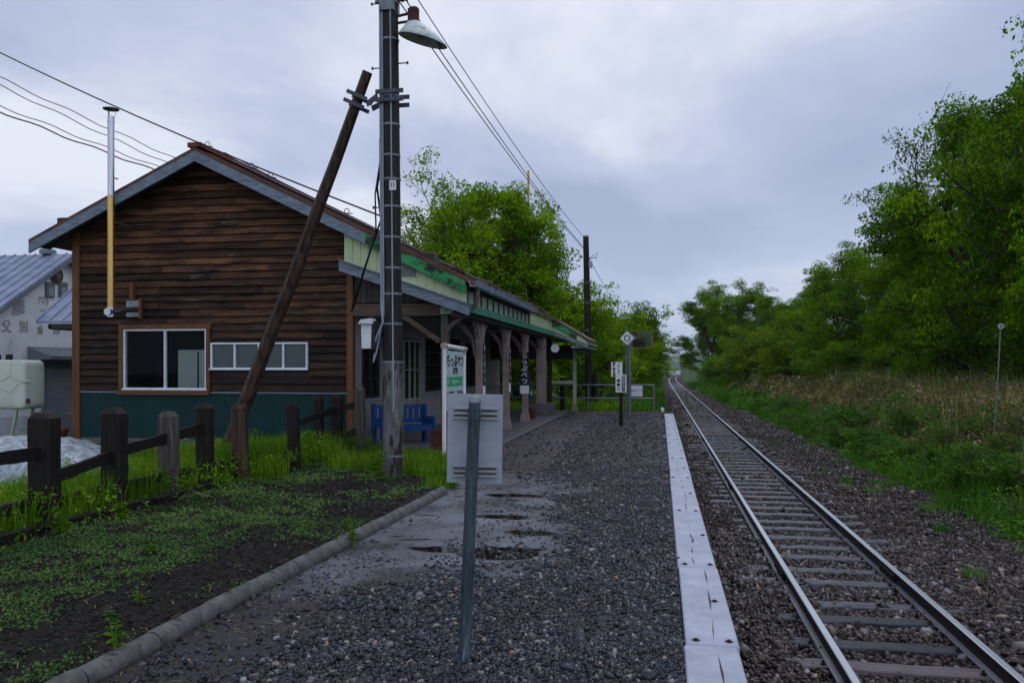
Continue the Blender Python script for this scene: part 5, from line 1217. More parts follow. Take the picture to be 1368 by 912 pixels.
# vinyl sheet mound
xs_ = np.linspace(-10.6, -7.75, 60); ys_ = np.linspace(9.2, 12.0, 60); X, Y = np.meshgrid(xs_, ys_)
rr_ = np.sqrt(((X + 9.2) / 1.42) ** 2 + ((Y - 10.6) / 1.35) ** 2)
Z = .56 * np.clip(1 - rr_ ** 2.6, 0, 1) ** .6 + .07 * (vnoise(X * 1.0, Y, 41, 4, 3.0) - .5) + .03 * np.abs(np.sin((X * 1.3 + Y) * 9 + 3 * vnoise(X, Y, 42, 2, 2))) * (rr_ < 1) + .0
Z = np.where(rr_ > .99, .02, Z + .04)
V = np.stack([X.ravel(), Y.ravel(), Z.ravel()], 1); nx = 60
i, j = np.meshgrid(np.arange(nx - 1), np.arange(nx - 1)); a = (j * nx + i).ravel(); F = np.stack([a, a + 1, a + 1 + nx, a + nx], 1)
k_ = rr_.ravel()[F].min(axis=1) < 1.0; F = F[k_]
V[:, 0] += 9.2; V[:, 1] -= 10.6
link('vinyl_sheet', npmesh('vinyl_sheet', V, F, M['sheet'], True), (-9.2, 10.6, 0), label='crumpled translucent vinyl sheet over a heap behind the fence', category='plastic sheet')

# silo beyond the trees on the right
sb = thing('round_roofed_barn', 'grey round-roofed barn half hidden behind the trees on the right', 'barn', (21, 108, -.6))
b = MB(); prof = [(-5, -.6), (5, -.6), (5, 7.9)] + [(5 * math.cos(R(a_)), 7.9 + 5 * math.sin(R(a_))) for a_ in range(15, 180, 15)] + [(-5, 7.9)]
b.prism([(p[0] + 22.4, p[1]) for p in prof], 100, 118); b.build('wall', M['plaster'], sb)
b = MB()
for a_ in range(0, 180, 10):
    p = [(r_ * math.cos(R(t_)) + 22.4, 7.9 + r_ * math.sin(R(t_))) for r_, t_ in ((5.03, a_), (5.3, a_), (5.3, a_ + 10), (5.03, a_ + 10))]
    b.prism(p, 99.5, 118.3)
b.build('roof', M['greytin'], sb)
# far white building at the crossing
wh = thing('greenhouse', 'tiny white low building far down the line where the track bends', 'building', (4.5, 262, -.8))
b = MB(); b.box(2.4, 4.9, 258, 264, -1.2, -.05); b.build('wall', M['white'], wh)
b = MB(); b.prism([(2.2, -.05), (5.1, -.05), (4.5, .3), (2.8, .3)], 257.5, 264.5); b.build('roof', M['white'], wh)
b = MB(); b.box(5.0, 6.2, 262, 266, -1.2, .5); b.build('annex', M['white'], wh)

# hills
def hill(name, y0, depth, hgt, seed, m, x0=-3400, x1=3400):
    xs_ = np.linspace(x0, x1, 200); ys_ = np.linspace(y0, y0 + depth, 14); X, Y = np.meshgrid(xs_, ys_)
    t_ = (Y - y0) / depth; Z = -1.5 + (hgt + 1.5) * np.sin(t_ * math.pi) ** .8 * (.80 + .35 * vnoise(X + 5000, Y * .3, seed, 4, .006)) + hgt * .10 * (vnoise(X + 5000, Y, seed + 3, 2, .08) - .5)
    V = np.stack([X.ravel(), Y.ravel(), Z.ravel()], 1); nx = 200
    i, j = np.meshgrid(np.arange(nx - 1), np.arange(13)); a = (j * nx + i).ravel()
    link(name, npmesh(name, V, np.stack([a, a + 1, a + 1 + nx, a + nx], 1), m, True), kind='structure')
hill('near_hills', 2300, 900, 17.5, 61, M['hill']); hill('far_hills', 6300, 2000, 104, 71, M['hill'])

# ================================================================== WIRES
def wire(pts, r_, name, lab, sag=0, n=14, grp=None, cat='cable'):
    P = []
    for (a_, c_) in zip(pts[:-1], pts[1:]):
        a_ = Vector(a_); c_ = Vector(c_)
        for k in range(n):
            t_ = k / n; p = a_.lerp(c_, t_); p.z -= sag * 4 * t_ * (1 - t_); P.append(p)
    P.append(Vector(pts[-1])); b = MB(); b.tube(P, r_, 6); return b.build(name, M['wire'], loc=pts[0], smooth=True, label=lab, cat=cat, group=grp)
def PX(px, py, D):
    u = (px - 684) / 1100; return ((-.1768 + .9843 * u) * D, (.9843 + .1768 * u) * D, 1.65 + (490 - py) / 1100 * D)
# thick service cable from the far left to the utility pole
wire([(-18.9, 16.8, 10.95), (ux(4.1) - .12, UP.y + .05, 3.86)], .014, 'service_cable', 'thickest black cable crossing the sky at left down to the utility pole', .22)
for k, (za, zb, dx_, lab, r_) in enumerate(((8.69, 6.46, 0, 'wavy thin cable, topmost of the four left of the ridge', .012), (8.5, 6.2, -.1, 'wavy thin cable, second from top of the four left of the ridge', .012), (8.01, 6.55, -.5, 'wavy thin cable, third from top of the four left of the ridge', .012), (7.87, 6.5, -.7, 'dark doubled cable, lowest of the four left of the ridge', .019))):
    a_ = Vector((-15.78, 17.49, za)); c_ = Vector((-11.4 + dx_, 27.6, zb)); a2 = a_ + (a_ - c_) * .6; P = []
    for q in range(61): t_ = q / 60; p = a2.lerp(c_, t_); p.z += -.30 * 4 * t_ * (1 - t_) + .03 * math.sin(t_ * 70 + k) + .26; P.append(p)
    b = MB(); b.tube(P, r_, 5); b.build('drop_cable', M['wire'], loc=tuple(a2), smooth=True, label=lab, cat='cable', group='cables running to the building from the left')
b = MB(); b.tube([(-11.6, 27.6, 4.9), (-11.6, 27.6, 6.9)], .04, 8); b.build('cable_mast', M['galv'], st)
wire([(ux(7) + .05, UP.y - .1, 7.62), (-2.93, 33, 6.75)], .009, 'line_wire', 'uppermost thin wire from the near utility pole to the distant pole', .22, 24, 'wires between the two poles')
wire([(ux(7) + .10, UP.y, 7.25), (-2.95, 33, 6.35)], .010, 'line_wire', 'middle thin wire from the near pole lamp height to the distant pole', .18, 24, 'wires between the two poles')
wire([(ux(7) + .10, UP.y, 7.08), (-2.90, 33, 6.25)], .010, 'line_wire', 'lowest thin wire from the near pole lamp height to the distant pole', .18, 24, 'wires between the two poles')
wire([(-2.85, 33, 6.1), PX(838, 428, 52)], .012, 'line_wire', 'thin wire going down from the distant pole into the trees', .2, 12)
wire([(RX + .5, 15.4, 6.0), (-7.4, 15.3, 5.32), (-5.6, 15.2, 4.42), (ux(4) - .1, UP.y + .1, 3.55)], .008, 'roof_wire', 'thin wire following the right slope of the gable roof', .0, 6)
b = MB()
for (x, z) in ((-8.95, 6.10), (-8.0, 5.63), (-7.6, 5.42), (-6.55, 4.92), (-6.0, 4.66)):
    for k in range(12): a_ = R(k * 30); a2 = R(k * 30 + 30); b.tube([(x + .05 * math.cos(a_), 15.2, z + .02 + .05 * math.sin(a_)), (x + .05 * math.cos(a2), 15.2, z + .02 + .05 * math.sin(a2))], .008, 4)
    b.tube([(x, 15.2, z - .03), (x + .12, 15.2, z - .03)], .01, 4)
b.build('wire_ring', M['wire'], st)
b = MB(); pyy = PX(705.5, 228, 46); b.tube([(pyy[0], pyy[1], -.2), (pyy[0], pyy[1], pyy[2])], .06, 10)
b.build('yellow_pole', M['yellow'], loc=(pyy[0], pyy[1], -.2), label='thin yellow pole tip sticking out above the tree behind the station', cat='pole')

# ================================================================== TREES
def branch_tree(seed, H, rad, trunk_r, first=.22, levels=4, spread=.9, droop=0., stems=1, flat=.0, lead=.70):
    """recursive limbs; returns tube builder and tip points"""
    r = random.Random(seed); b = MB(); tips = []
    def grow(p, d, L, rr, lev):
        n = 4 if lev < 2 else 3; pts = [p]; q = Vector(p); dd = Vector(d)
        for k in range(n):
            dd = (dd + Vector((r.gauss(0, .13), r.gauss(0, .13), r.gauss(0, .08) + (.05 - droop) * (lev > 0)))).normalized(); q = q + dd * L / n; pts.append(q.copy())
        rs = [rr * (1 - .42 * k / n) for k in range(n + 1)]
        b.tube(pts, rs, 8 if lev == 0 else (5 if lev == 1 else 3), cap=(lev == 0))
        if lev >= 2:
            for k in range(1, n + 1): tips.append((pts[k].copy(), lev))
        if lev == levels: return
        nb = [r.randint(7, 9), r.randint(5, 6), r.randint(4, 5), 3][min(lev, 3)]
        for k in range(nb):
            t_ = (first if lev == 0 else .25) + (1 - (first if lev == 0 else .25)) * (k + r.random() * .7) / nb; t_ = min(t_, 1)
            f = t_ * n; i0 = min(int(f), n - 1); pp_ = pts[i0].lerp(pts[i0 + 1], f - i0)
            a_ = r.random() * 6.283 if lev == 0 else r.random() * 6.283
            if lev == 0:
                a_ = k * 2.4 + r.uniform(-.4, .4); up_ = .35 + .55 * t_
                nd = Vector((math.cos(a_) * spread, math.sin(a_) * spread, up_)).normalized(); ll = rad * (1.15 - .55 * abs(t_ - .45)) * r.uniform(.75, 1.05)
            else:
                perp = dd.cross(Vector((math.cos(a_), math.sin(a_), r.uniform(-.5, .5)))).normalized()
                nd = (dd * .75 + perp * .75 + Vector((0, 0, .10 - flat * dd.z))).normalized(); ll = L * r.uniform(.42, .62)
            grow(pp_, nd, ll, rs[i0] * (.55 if lev == 0 else .6), lev + 1)
    for s_ in range(stems):
        a_ = s_ * 2.1 + 1; d = Vector((math.cos(a_) * .22 * (stems > 1), math.sin(a_) * .22 * (stems > 1), 1)).normalized()
        grow(Vector((math.cos(a_) * .25 * (stems > 1), math.sin(a_) * .25 * (stems > 1), -.15)), d, H * lead * r.uniform(.85, 1.0), trunk_r, 0)
    return b, tips
def leaf_quads(P, size, rr, flat=.5, aspect=.62):
    """rhombic folded leaves at points P; normals biased upwards"""
    n = len(P); nrm = rr.normal(size=(n, 3)); nrm[:, 2] = np.abs(nrm[:, 2]) + flat; nrm /= np.linalg.norm(nrm, axis=1)[:, None]
    t = rr.normal(size=(n, 3)); t -= (t * nrm).sum(1)[:, None] * nrm; t /= np.linalg.norm(t, axis=1)[:, None]; bt = np.cross(nrm, t)
    s = (size * np.exp(rr.normal(0, .25, n)))[:, None]
    v = np.stack([P - t * s * .5, P + bt * s * aspect * .5 + nrm * s * .06, P + t * s * .5 - nrm * s * .08, P - bt * s * aspect * .5 + nrm * s * .06], 1)
    return v.reshape(-1, 3), np.arange(n * 4).reshape(-1, 4)
def tree_kind(seed, H, rad, trunk_r, nleaf, lsize, leafm, clump=.38, keep=.5, **kw):
    b, tips = branch_tree(seed, H, rad, trunk_r, **kw)
    rr = np.random.default_rng(seed)
    T = np.array([list(p) for p, l in tips]); 
    # clumps: each tip carries a flattened spray of leaves; some sprays are missing, so the sky shows through
    w_ = np.exp(rr.normal(0, .5, len(T))) * (rr.random(len(T)) < keep); w_ /= w_.sum()
    idx = rr.choice(len(T), nleaf, p=w_)
    off = rr.normal(0, 1, (nleaf, 3)); q_ = np.linalg.norm(off, axis=1)[:, None]; off = off / q_ * np.minimum(q_, 1.15 + .3 * rr.random((nleaf, 1))) * np.array([clump, clump, clump * .30]); P = T[idx] + off
    P[:, 2] -= .25 * (off[:, 0] ** 2 + off[:, 1] ** 2) ** .5 * .5
    V, F = leaf_quads(P, lsize, rr)
    me = npmesh('crown', V, F, leafm)
    o = b.build('trunk', M['bark'], smooth=False); tm = o.data; bpy.data.objects.remove(o)
    hz_ = np.percentile(V[:, 2], 99.7); rd = np.percentile(np.hypot(V[:, 0], V[:, 1]), 97)
    for me_ in (tm, me):
        me_.transform(Matrix.Diagonal((rad / rd, rad / rd, H / hz_, 1)))
    return tm, me
def place_tree(kind, x, y, h, label, group, name='tree', rz=None, s=1.0, sxy=None, cat='tree', z=None):
    tm, cm = kind[:2]; H0 = kind[2]
    zg = float(ground_z(x, y)) if z is None else z
    t = thing(name, label, cat, (x, y, zg), group)
    k = h / H0; t.scale = ((sxy or k), (sxy or k), k); t.rotation_euler = (0, 0, rz if rz is not None else random.random() * 6.28)
    o = bpy.data.objects.new('trunk', tm); COL.objects.link(o); o.parent = t
    if cm: o = bpy.data.objects.new('crown', cm); COL.objects.link(o); o.parent = t
    return t
NL = 1.0
KR = [(*tree_kind(101 + k, 10, 4.0, .20, int(90000 * NL), .108, M['leaf_r'], first=.08, clump=.46, keep=.42, spread=1.0), 10) for k in range(4)]
KL = [(*tree_kind(201, 11.8, 4.5, .19, int(46000 * NL), .14, M['leaf_l'], first=.28, clump=.42, spread=.85, stems=2, keep=.5, lead=.62), 11.8), (*tree_kind(202, 11.2, 3.4, .17, int(70000 * NL), .15, M['leaf_l'], first=.10, clump=.42, spread=.8, stems=2, keep=.55), 11.2)]
KS = [(*tree_kind(301 + k, 5, 2.3, .07, int(26000 * NL), .12, (M['leaf_l'], M['leaf_r'], M['leaf_y'])[k], first=.05, clump=.30, spread=1.0, stems=3, levels=3), 5) for k in range(3)]
bt_, _ = branch_tree(401, 10, 3.0, .12, first=.3, levels=4, spread=.6); o = bt_.build('trunk', M['barkgrey']); KB = (o.data, None, max(v.co.z for v in o.data.vertices)); bpy.data.objects.remove(o)

GR = 'dense dark green trees along the right side of the line'
right = [(12.8, 18.5, 13.0, 'dark green tree cut by the right photo edge, trunk outside the picture', 0), (13.2, 25.5, 13.5, 'tallest dark green tree on the right, reaching the upper photo edge', 1),
         (13.8, 31.0, 12.0, 'dark green tree just left of the tallest tree on the right', 2), (14.4, 37.5, 12.2, 'dark green tree in the middle of the right-hand row', 3),
         (14.4, 44.0, 11.0, 'dark green tree with drooping outline, fourth from the right photo edge', 0), (14.0, 51.0, 9.5, 'dark green tree at the left end of the right-hand row, before the grey barn', 1)]
for x, y, h, lab, k in right: place_tree(KR[k], x, y, h + .6, lab, GR, rz=1.3 * k + y, sxy=1.25)
right += []
for k_, (x, y, h, lab) in enumerate(((13.2, 58, 9.3, 'dark green tree in the dip left of the grey barn roof'), (14.0, 66, 8.6, 'dark green tree beyond the dip, its top level with the barn eaves'), (13.4, 75, 7.2, 'low dark green tree bridging the near row and the far clump'))): place_tree(KR[(k_ + 1) % 4], x, y, h + .5, lab, GR, rz=k_ * 1.7, sxy=1.2)
back = [(18, 24), (19, 33), (20, 42), (19, 51), (22, 62), (26, 38), (25, 28), (18.5, 60), (30, 50), (28, 66)]
for k, (x, y) in enumerate(back): place_tree(KR[(k + 2) % 4], x, y, 9.5 + (k * 7 % 4) * .5 if y < 55 else 6.8, sxy=1.3, label='dark green tree filling the wood behind the front row of trees on the right', group='trees of the wood behind the right-hand row')
far = [(6.9, 99, 10.3, 1.0), (10.2, 104, 12.6, 1.15), (13.2, 99, 10.6, 1.0), (15.5, 108, 9.0, 1.0), (9.5, 128, 11, 1.2), (14, 84, 6.2, .75), (19, 92, 6.5, .9)]
fl = ['left side of the far rounded clump of trees beside the track', 'tallest crown in the middle of the far rounded clump beside the track', 'right shoulder of the far rounded clump beside the track', 'tree at the right foot of the far rounded clump, partly behind it', 'tree behind the far rounded clump, near the vanishing rails', 'low tree in the dip between the far clump and the near row', 'low far tree in front of the grey barn roof']
for k, ((x, y, h, s_), lab) in enumerate(zip(far, fl)): place_tree(KR[k % 4], x, y, h, 'dark green ' + lab, 'trees of the far clump on the right', sxy=h / 10 * 1.25)
for k, (x, y, h, lab) in enumerate(((8.3, 74, 5.6, 'yellow-green round bush-like tree in front of the far clump'), (9.6, 64, 4.9, 'light green bushy tree between the far clump and the near row'), (10.8, 56, 4.2, 'green bushy tree at the foot of the leftmost near tree'), (9.9, 45, 3.4, 'green shrub under the near row, behind the dry undergrowth'), (6.2, 86, 3.6, 'dark shrub beside the rails at the foot of the far clump'))):
    place_tree(KS[(2, 2, 1, 1, 1)[k]], x, y, h, lab, 'small trees and shrubs on the right', name='small_tree', sxy=(1.5, 1.4, 1.3, 1.1, 1.0)[k])
for k, (x, y, h, lab) in enumerate(((15.6, 31.5, 14.0, 'bare grey twig crown nearest the right photo edge, above the dark trees'), (16.2, 37.5, 14.2, 'bare grey twig crown, the tall pointed one in the middle above the dark trees'), (16.4, 44.5, 13.4, 'bare grey twig crown, leftmost and lowest above the dark trees'))):
    place_tree(KB, x, y, h, lab, 'bare trees rising above the right-hand row', name='bare_tree', sxy=.9, rz=k * 2.0)
# left side
place_tree(KL[0], -10.3, 38.5, 11.0, 'light green spreading tree directly behind the station roof, its limbs showing through', 'light green trees behind the station', rz=.4, sxy=1.2)
place_tree(KL[1], -7.0, 41.0, 10.9, 'dense light green tree behind the station, under the yellow pole tip', 'light green trees behind the station', rz=2.0, sxy=1.0)
place_tree(KL[0], -12.5, 47, 10.2, 'light green tree farther back between the two larger trees behind the station', 'light green trees behind the station', rz=3)
for k, (x, y, h, kk, lab) in enumerate(((-4.3, 40.5, 6.0, 0, 'light green small tree left of the distant utility pole'), (-3.6, 46, 5.4, 0, 'light green small tree right behind the distant utility pole'), (-2.5, 52, 5.2, 0, 'light green small tree behind the lettered boards'), (-1.9, 58, 6.2, 1, 'darker small tree whose top shows above the diamond sign'), (-1.4, 67, 5.4, 0, 'green small tree at the right end of the left-hand thicket, nearest the rails'), (-2.0, 84, 6.0, 1, 'dark small tree far off at the right end of the left-hand thicket'), (-6.2, 36.5, 4.5, 0, 'bright green shrub seen through the far canopy opening'), (-9.0, 36, 4.5, 2, 'yellow-green shrub behind the station, hidden mostly by its posts'), (-5.6, 50, 7.0, 0, 'light green tree top between the dense tree and the thicket'))):
    place_tree(KS[kk], x, y, h, lab, 'small trees of the thicket beyond the platform', name='small_tree', sxy=(1.3, 1.2, 1.2, 1.1, 1.05, 1.1, 1.1, 1.2, 1.5)[k])

# ================================================================== UNDERGROWTH, GRASS, WEEDS
def blades(x, y, z, h, w_, rr, lean=.35, seg=2):
    """grass blades: two stacked quads each, bending over"""
    n = len(x); a = rr.uniform(0, 6.283, n); ln = rr.uniform(.1, 1, n) * lean; ca, sa = np.cos(a), np.sin(a)
    px, py = -sa * w_ / 2, ca * w_ / 2
    def ring(t, k, off): return [np.stack([x + ca * off * h * ln - px * k, y + sa * off * h * ln - py * k, z + h * t], 1), np.stack([x + ca * off * h * ln + px * k, y + sa * off * h * ln + py * k, z + h * t], 1)]
    r = ring(0, 1, 0) + ring(.55, .85, .35) + ring(.95, .15, 1.0)
    V = np.stack(r, 1).reshape(-1, 3); o = np.arange(n)[:, None] * 6
    F = np.concatenate([o + np.array([0, 1, 3, 2]), o + np.array([2, 3, 5, 4])], 1).reshape(-1, 4); return V, F
def joinp(parts):
    Vs, Fs, o = [], [], 0
    for v, f in parts: Vs.append(v); Fs.append(f + o); o += len(v)
    return np.concatenate(Vs), np.concatenate(Fs)
rr = np.random.default_rng(5)
def scatter(n, x0, x1, y0, y1, dens):
    x = rr.uniform(x0, x1, n); y = rr.uniform(y0, y1, n); k = dens(x, y) > rr.random(n); return x[k], y[k]
# dry undergrowth bank: leafy stems standing as hummocks
parts = []
def bankh(x, y): return smooth(6.0, 8.0, x + .5 * (vnoise(x, y, 88, 2, .35) - .5)) * (1.25 + .8 * (vnoise(x, y, 83, 3, .45) - .5)) 
for (n, y0, y1, x1, sz) in ((75000, 10, 26, 13, .115), (60000, 26, 50, 13, .15), (40000, 50, 110, 12, .22)):
    x, y = scatter(n, 5.6, x1, y0, y1, lambda x, y: .15 + 1.2 * smooth(5.9, 7.2, x) * (vnoise(x, y, 85, 3, .8) > .42))
    hh = bankh(x, y) * 1.15; u = rr.random(len(x)) ** .6
    P = np.stack([x, y, ground_z(x, y) + .05 + hh * u], 1)
    parts.append(leaf_quads(P, sz, rr, .15, .42))
x, y = scatter(16000, 5.6, 11, 11, 45, lambda x, y: .9 + 0 * x); parts.append(blades(x, y, ground_z(x, y), bankh(x, y) * rr.uniform(.9, 1.6, len(x)) + .1, .018, rr, .45))
V, F = joinp(parts); link('undergrowth', npmesh('undergrowth', V, F, M['dry']), kind='stuff', label='tangled brown and green knee-high undergrowth on the bank')
# fresh green weeds at the edge of the ballast and in the bank
parts = []
edge = lambda y: 4.50 - 1.0 * smooth(35, 60, y) + 1.25 * (vnoise(y * 0 + 3, y, 90, 3, .45) - .5) * 2
for (n, y0, y1, w_, hh) in ((42000, 9.5, 22, .010, .30), (42000, 22, 45, .016, .36), (26000, 45, 120, .035, .45)):
    x, y = scatter(n, 3.3, 7.0, y0, y1, lambda x, y: smooth(0, .5, x - edge(y)) * (1 - smooth(1.2, 2.2, x - edge(y))) * (.06 + 1.2 * smooth(.44, .58, vnoise(x, y, 91, 4, .9))))
    parts.append(blades(x, y, ground_z(x, y) - .02, hh * rr.uniform(.4, 1.3, len(x)) * (.25 + 1.5 * vnoise(x, y, 93, 3, .9)), w_, rr, .7))
    x, y = scatter(n, 4.2, 8.0, y0, y1, lambda x, y: smooth(.1, .6, x - edge(y)) * smooth(.42, .55, vnoise(x, y, 95, 3, .7)) * (1 - .6 * smooth(6.6, 7.8, x)))
    P = np.stack([x, y, ground_z(x, y) + rr.random(len(x)) ** .7 * (.15 + 1.3 * (vnoise(x, y, 96, 3, .8) - .25) * smooth(4.4, 5.6, x))], 1); parts.append(leaf_quads(P, w_ * 7.5, rr, .4, .42))
x, y = scatter(26000, -3, .9, 31.5, 110, lambda x, y: smooth(.6, -.3, x) * (vnoise(x, y, 98, 3, .5) > .35)); parts.append(blades(x, y, ground_z(x, y), rr.uniform(.2, .55, len(x)), .035, rr, .6))
tx_ = rr.uniform(3.3, 4.7, 26); ty_ = rr.uniform(9, 40, 26)
for cx_, cy_ in zip(tx_, ty_):
    n_ = rr.integers(30, 120); a_ = rr.uniform(0, 6.28, n_); d_ = .16 * rr.random(n_) ** .6; parts.append(blades(cx_ + d_ * np.cos(a_), cy_ + d_ * np.sin(a_), np.full(n_, ZB - .03), rr.uniform(.05, .22, n_), .010, rr, .9))
V, F = joinp(parts); link('trackside_grass', npmesh('trackside_grass', V, F, M['grass_r']), kind='stuff', label='fresh green grass and weeds along the ballast edge')
# tall yellow-green grass beyond the platform end, seen under the canopy
x, y = scatter(36000, -12, -1.2, 30.7, 42, lambda x, y: .9 + 0 * x); V, F = blades(x, y, ground_z(x, y), rr.uniform(.15, .45, len(x)), .028, rr, .6)
link('meadow_grass', npmesh('meadow_grass', V, F, M['grass_l']), kind='stuff', label='yellow-green grass beyond the pipe fence')
# yard grass behind the fence
parts = []
x, y = scatter(120000, -13, -5.9, 5.2, 15.5, lambda x, y: (.25 + .9 * smooth(-9, -6.3, x)) * np.where(((x + 9.2) / 1.35) ** 2 + ((y - 10.6) / 1.3) ** 2 < 1, 0, 1) * (.35 + .9 * vnoise(x, y, 120, 3, 1.1)))
hh = (.10 + .42 * vnoise(x, y, 121, 3, .9) * smooth(-9.5, -6.4, x) + .12 * smooth(-6.6, -6.1, x)); parts.append(blades(x, y, .02 + 0 * x, hh * rr.uniform(.5, 1.35, len(x)), .008, rr, .6))
x, y = scatter(26000, -8.2, -5.4, 6, 15.3, lambda x, y: .8 * smooth(.42, .55, vnoise(x, y, 122, 3, 1.5)))
P = np.stack([x, y, .06 + rr.random(len(x)) ** .8 * .38 * (.4 + vnoise(x, y, 123, 2, 1.0))], 1); parts.append(leaf_quads(P, .05, rr, .4, .4))
V, F = joinp(parts); link('yard_grass', npmesh('yard_grass', V, F, M['grass_l']), kind='stuff', label='bright green grass behind and under the old fence')
# groundcover on the bed: small rosettes
parts = []
def cov(x, y):
    d = vnoise(x, y, 130, 4, .9); t = smooth(-3.2, -5.6, x) * .30 + smooth(5.5, 8.5, y) * .05
    return smooth(.38, .72, d + t - .02) * (.12 + .88 * smooth(.40, .58, vnoise(x, y, 131, 3, 6)))
for (n, y0, y1, sz) in ((95000, 2.8, 8, .021), (95000, 8, 15.3, .026)):
    x, y = scatter(n, -6.2, -2.95, y0, y1, cov); P = np.stack([x, y, bed_z(x, y) + .008 + rr.random(len(x)) * .035], 1); parts.append(leaf_quads(P, sz, rr, .8, .55))
x, y = scatter(4000, -3.3, -2.75, 3.3, 11, lambda x, y: (vnoise(x, y, 140, 3, 2) > .58) * .8); P = np.stack([x, y, .03 + rr.random(len(x)) * .03], 1); parts.append(leaf_quads(P, .022, rr, .8, .5))
V, F = joinp(parts); link('groundcover', npmesh('groundcover', V, F, M['cover']), kind='stuff', label='low green groundcover spreading over the dark garden soil')
# grass tufts round the utility pole, the sign foot and the bed end
parts = []
for cx, cy, rad, n, h in ((-3.6, 11.9, .35, 900, .32), (-4.6, 12.5, .6, 1500, .28), (-3.3, 12.6, .45, 1600, .28), (-3.2, 11.6, .3, 900, .20), (-3.9, 13.4, .6, 1300, .25), (-5.9, 14.9, .5, 1200, .30), (-5.2, 14.6, .6, 900, .18), (-5.7, 13.0, .5, 1600, .40), (-5.9, 11.3, .5, 1700, .36), (-2.95, 10.9, .25, 500, .15)):
    a_ = rr.uniform(0, 6.28, n); d = rad * rr.random(n) ** .6; x = cx + d * np.cos(a_); y = cy + d * np.sin(a_); parts.append(blades(x, y, bed_z(x, y) - .02, h * rr.uniform(.4, 1.2, n), .009, rr, .7))
V, F = joinp(parts); link('grass_tufts', npmesh('grass_tufts', V, F, M['grass_l']), kind='stuff', label='bright grass tufts around the foot of the utility pole and the sign')
def keep_soil(x, y): return .9 - .5 * cov(x, y)
soilstone = surf('soil_clod', (.006, .005, .004), (.03, .024, .02), (9, 9, 9), 1, 5, .8, island=.5)
stone_field('soil_clods', [(-6.2, -3.0, 3.0, 9, 900, False, 1.0), (-6.2, -3.0, 9, 15, 350, False, 1.3), (-2.95, -2.0, 3.3, 7, 500, False, .55)], lambda x, y: np.where(x > -2.95, 0.0, bed_z(x, y)), keep_soil, soilstone, .013, 'crumbs of dark soil over the garden bed')
x, y = scatter(1500, -6.1, -2.2, 3.2, 13, lambda x, y: .6 + 0 * x)
n_ = len(x); a_ = rr.uniform(0, 6.28, n_); L_ = rr.uniform(.02, .09, n_); zz0 = np.where(x > -2.95, .012, bed_z(x, y) + .03)
V = np.stack([np.stack([x + np.cos(a_) * L_ * c1 - np.sin(a_) * .002 * c2, y + np.sin(a_) * L_ * c1 + np.cos(a_) * .002 * c2, zz0 + .01 * c1], 1) for c1, c2 in ((-.5, -1), (.5, -1), (.5, 1), (-.5, 1))], 1).reshape(-1, 3)
link('dead_straw', npmesh('dead_straw', V, np.arange(n_ * 4).reshape(-1, 4), M['straw']), kind='stuff', label='scattered bits of dead straw and stems on the soil')
# individual leafy weeds: stems with whorls of pointed leaves
def weed_mesh(seed, h, n_st, leafn, ls):
    q = np.random.default_rng(seed); b = MB(); Ps = []
    Vs = []; 
    for s_ in range(n_st):
        a_ = q.uniform(0, 6.28); d = q.uniform(0, .25) * h; hh = h * q.uniform(.6, 1); top = Vector((math.cos(a_) * d, math.sin(a_) * d, hh)); b.tube([(top.x * .2, top.y * .2, -.03), top * .55, top], [.006, .004, .002], 4)
        for k in range(leafn):
            t_ = .15 + .85 * k / leafn; p = top * t_; aa = k * 2.4 + q.uniform(-.3, .3); L = ls * (1.15 - .6 * t_) * q.uniform(.8, 1.2)
            dr = Vector((math.cos(aa), math.sin(aa), .35)); sd_ = Vector((-math.sin(aa), math.cos(aa), 0)) * L * .17
            p1 = p + dr * L * .5; p2 = p + dr * L - Vector((0, 0, .30 * L))
            b.add([p, p1 + sd_, p2, p1 - sd_], [(0, 1, 2, 3)])
    return b
def weed(seed, x, y, z, h, n_st, leafn, ls, m, lab, grp=None, name='weed', c='weed'):
    b = weed_mesh(seed, h, n_st, leafn, ls); b.v = [(v[0] + x, v[1] + y, v[2] + z) for v in b.v]; b.build(name, m, loc=(x, y, z), label=lab, cat=c, group=grp)
G1 = 'leafy weeds in and around the garden bed'
weed(1, -3.95, 11.15, .03, .62, 5, 16, .13, M['grass_l'], 'tall bright leafy weed at the left foot of the utility pole', G1)
weed(2, -2.98, 4.12, .08, .17, 3, 9, .07, M['grass_l'], 'small bright leafy weed standing by the kerb near the lower left corner', G1)
weed(3, -2.80, 7.25, .03, .15, 7, 8, .06, M['grass_l'], 'bright weed tuft against the platform side of the kerb, mid-length', G1)
weed(4, -3.05, 7.75, .06, .12, 5, 7, .05, M['grass_l'], 'small weed tuft on the bed side of the kerb, just beyond the other tuft', G1)
weed(5, -5.55, 6.9, .05, .30, 8, 9, .10, M['grass_l'], 'leafy weed at the right foot of the nearest fence post', G1)
weed(6, -5.5, 7.7, .05, .25, 8, 9, .09, M['grass_l'], 'leafy weed between the first and second fence posts', G1)
weed(7, -5.75, 12.9, .03, .55, 9, 15, .10, M['grass_l'], 'tall leafy weed clump right of the lone dark fence post', G1)
weed(8, -6.1, 11.5, .03, .50, 9, 14, .10, M['grass_l'], 'leafy weed clump between the brown split post and the lone dark post', G1)
weed(9, -3.45, 5.0, .06, .10, 6, 7, .05, M['grass_l'], 'low weed on the bare soil beside the kerb, lower left', G1)
weed(10, -4.3, 6.4, .06, .10, 7, 7, .06, M['grass_l'], 'low weed alone in the dark middle of the garden bed', G1)
weed(11, -3.35, 4.6, .06, .09, 9, 8, .06, M['cover'], 'flat dull green weed patch by the kerb near the lower left corner', G1)
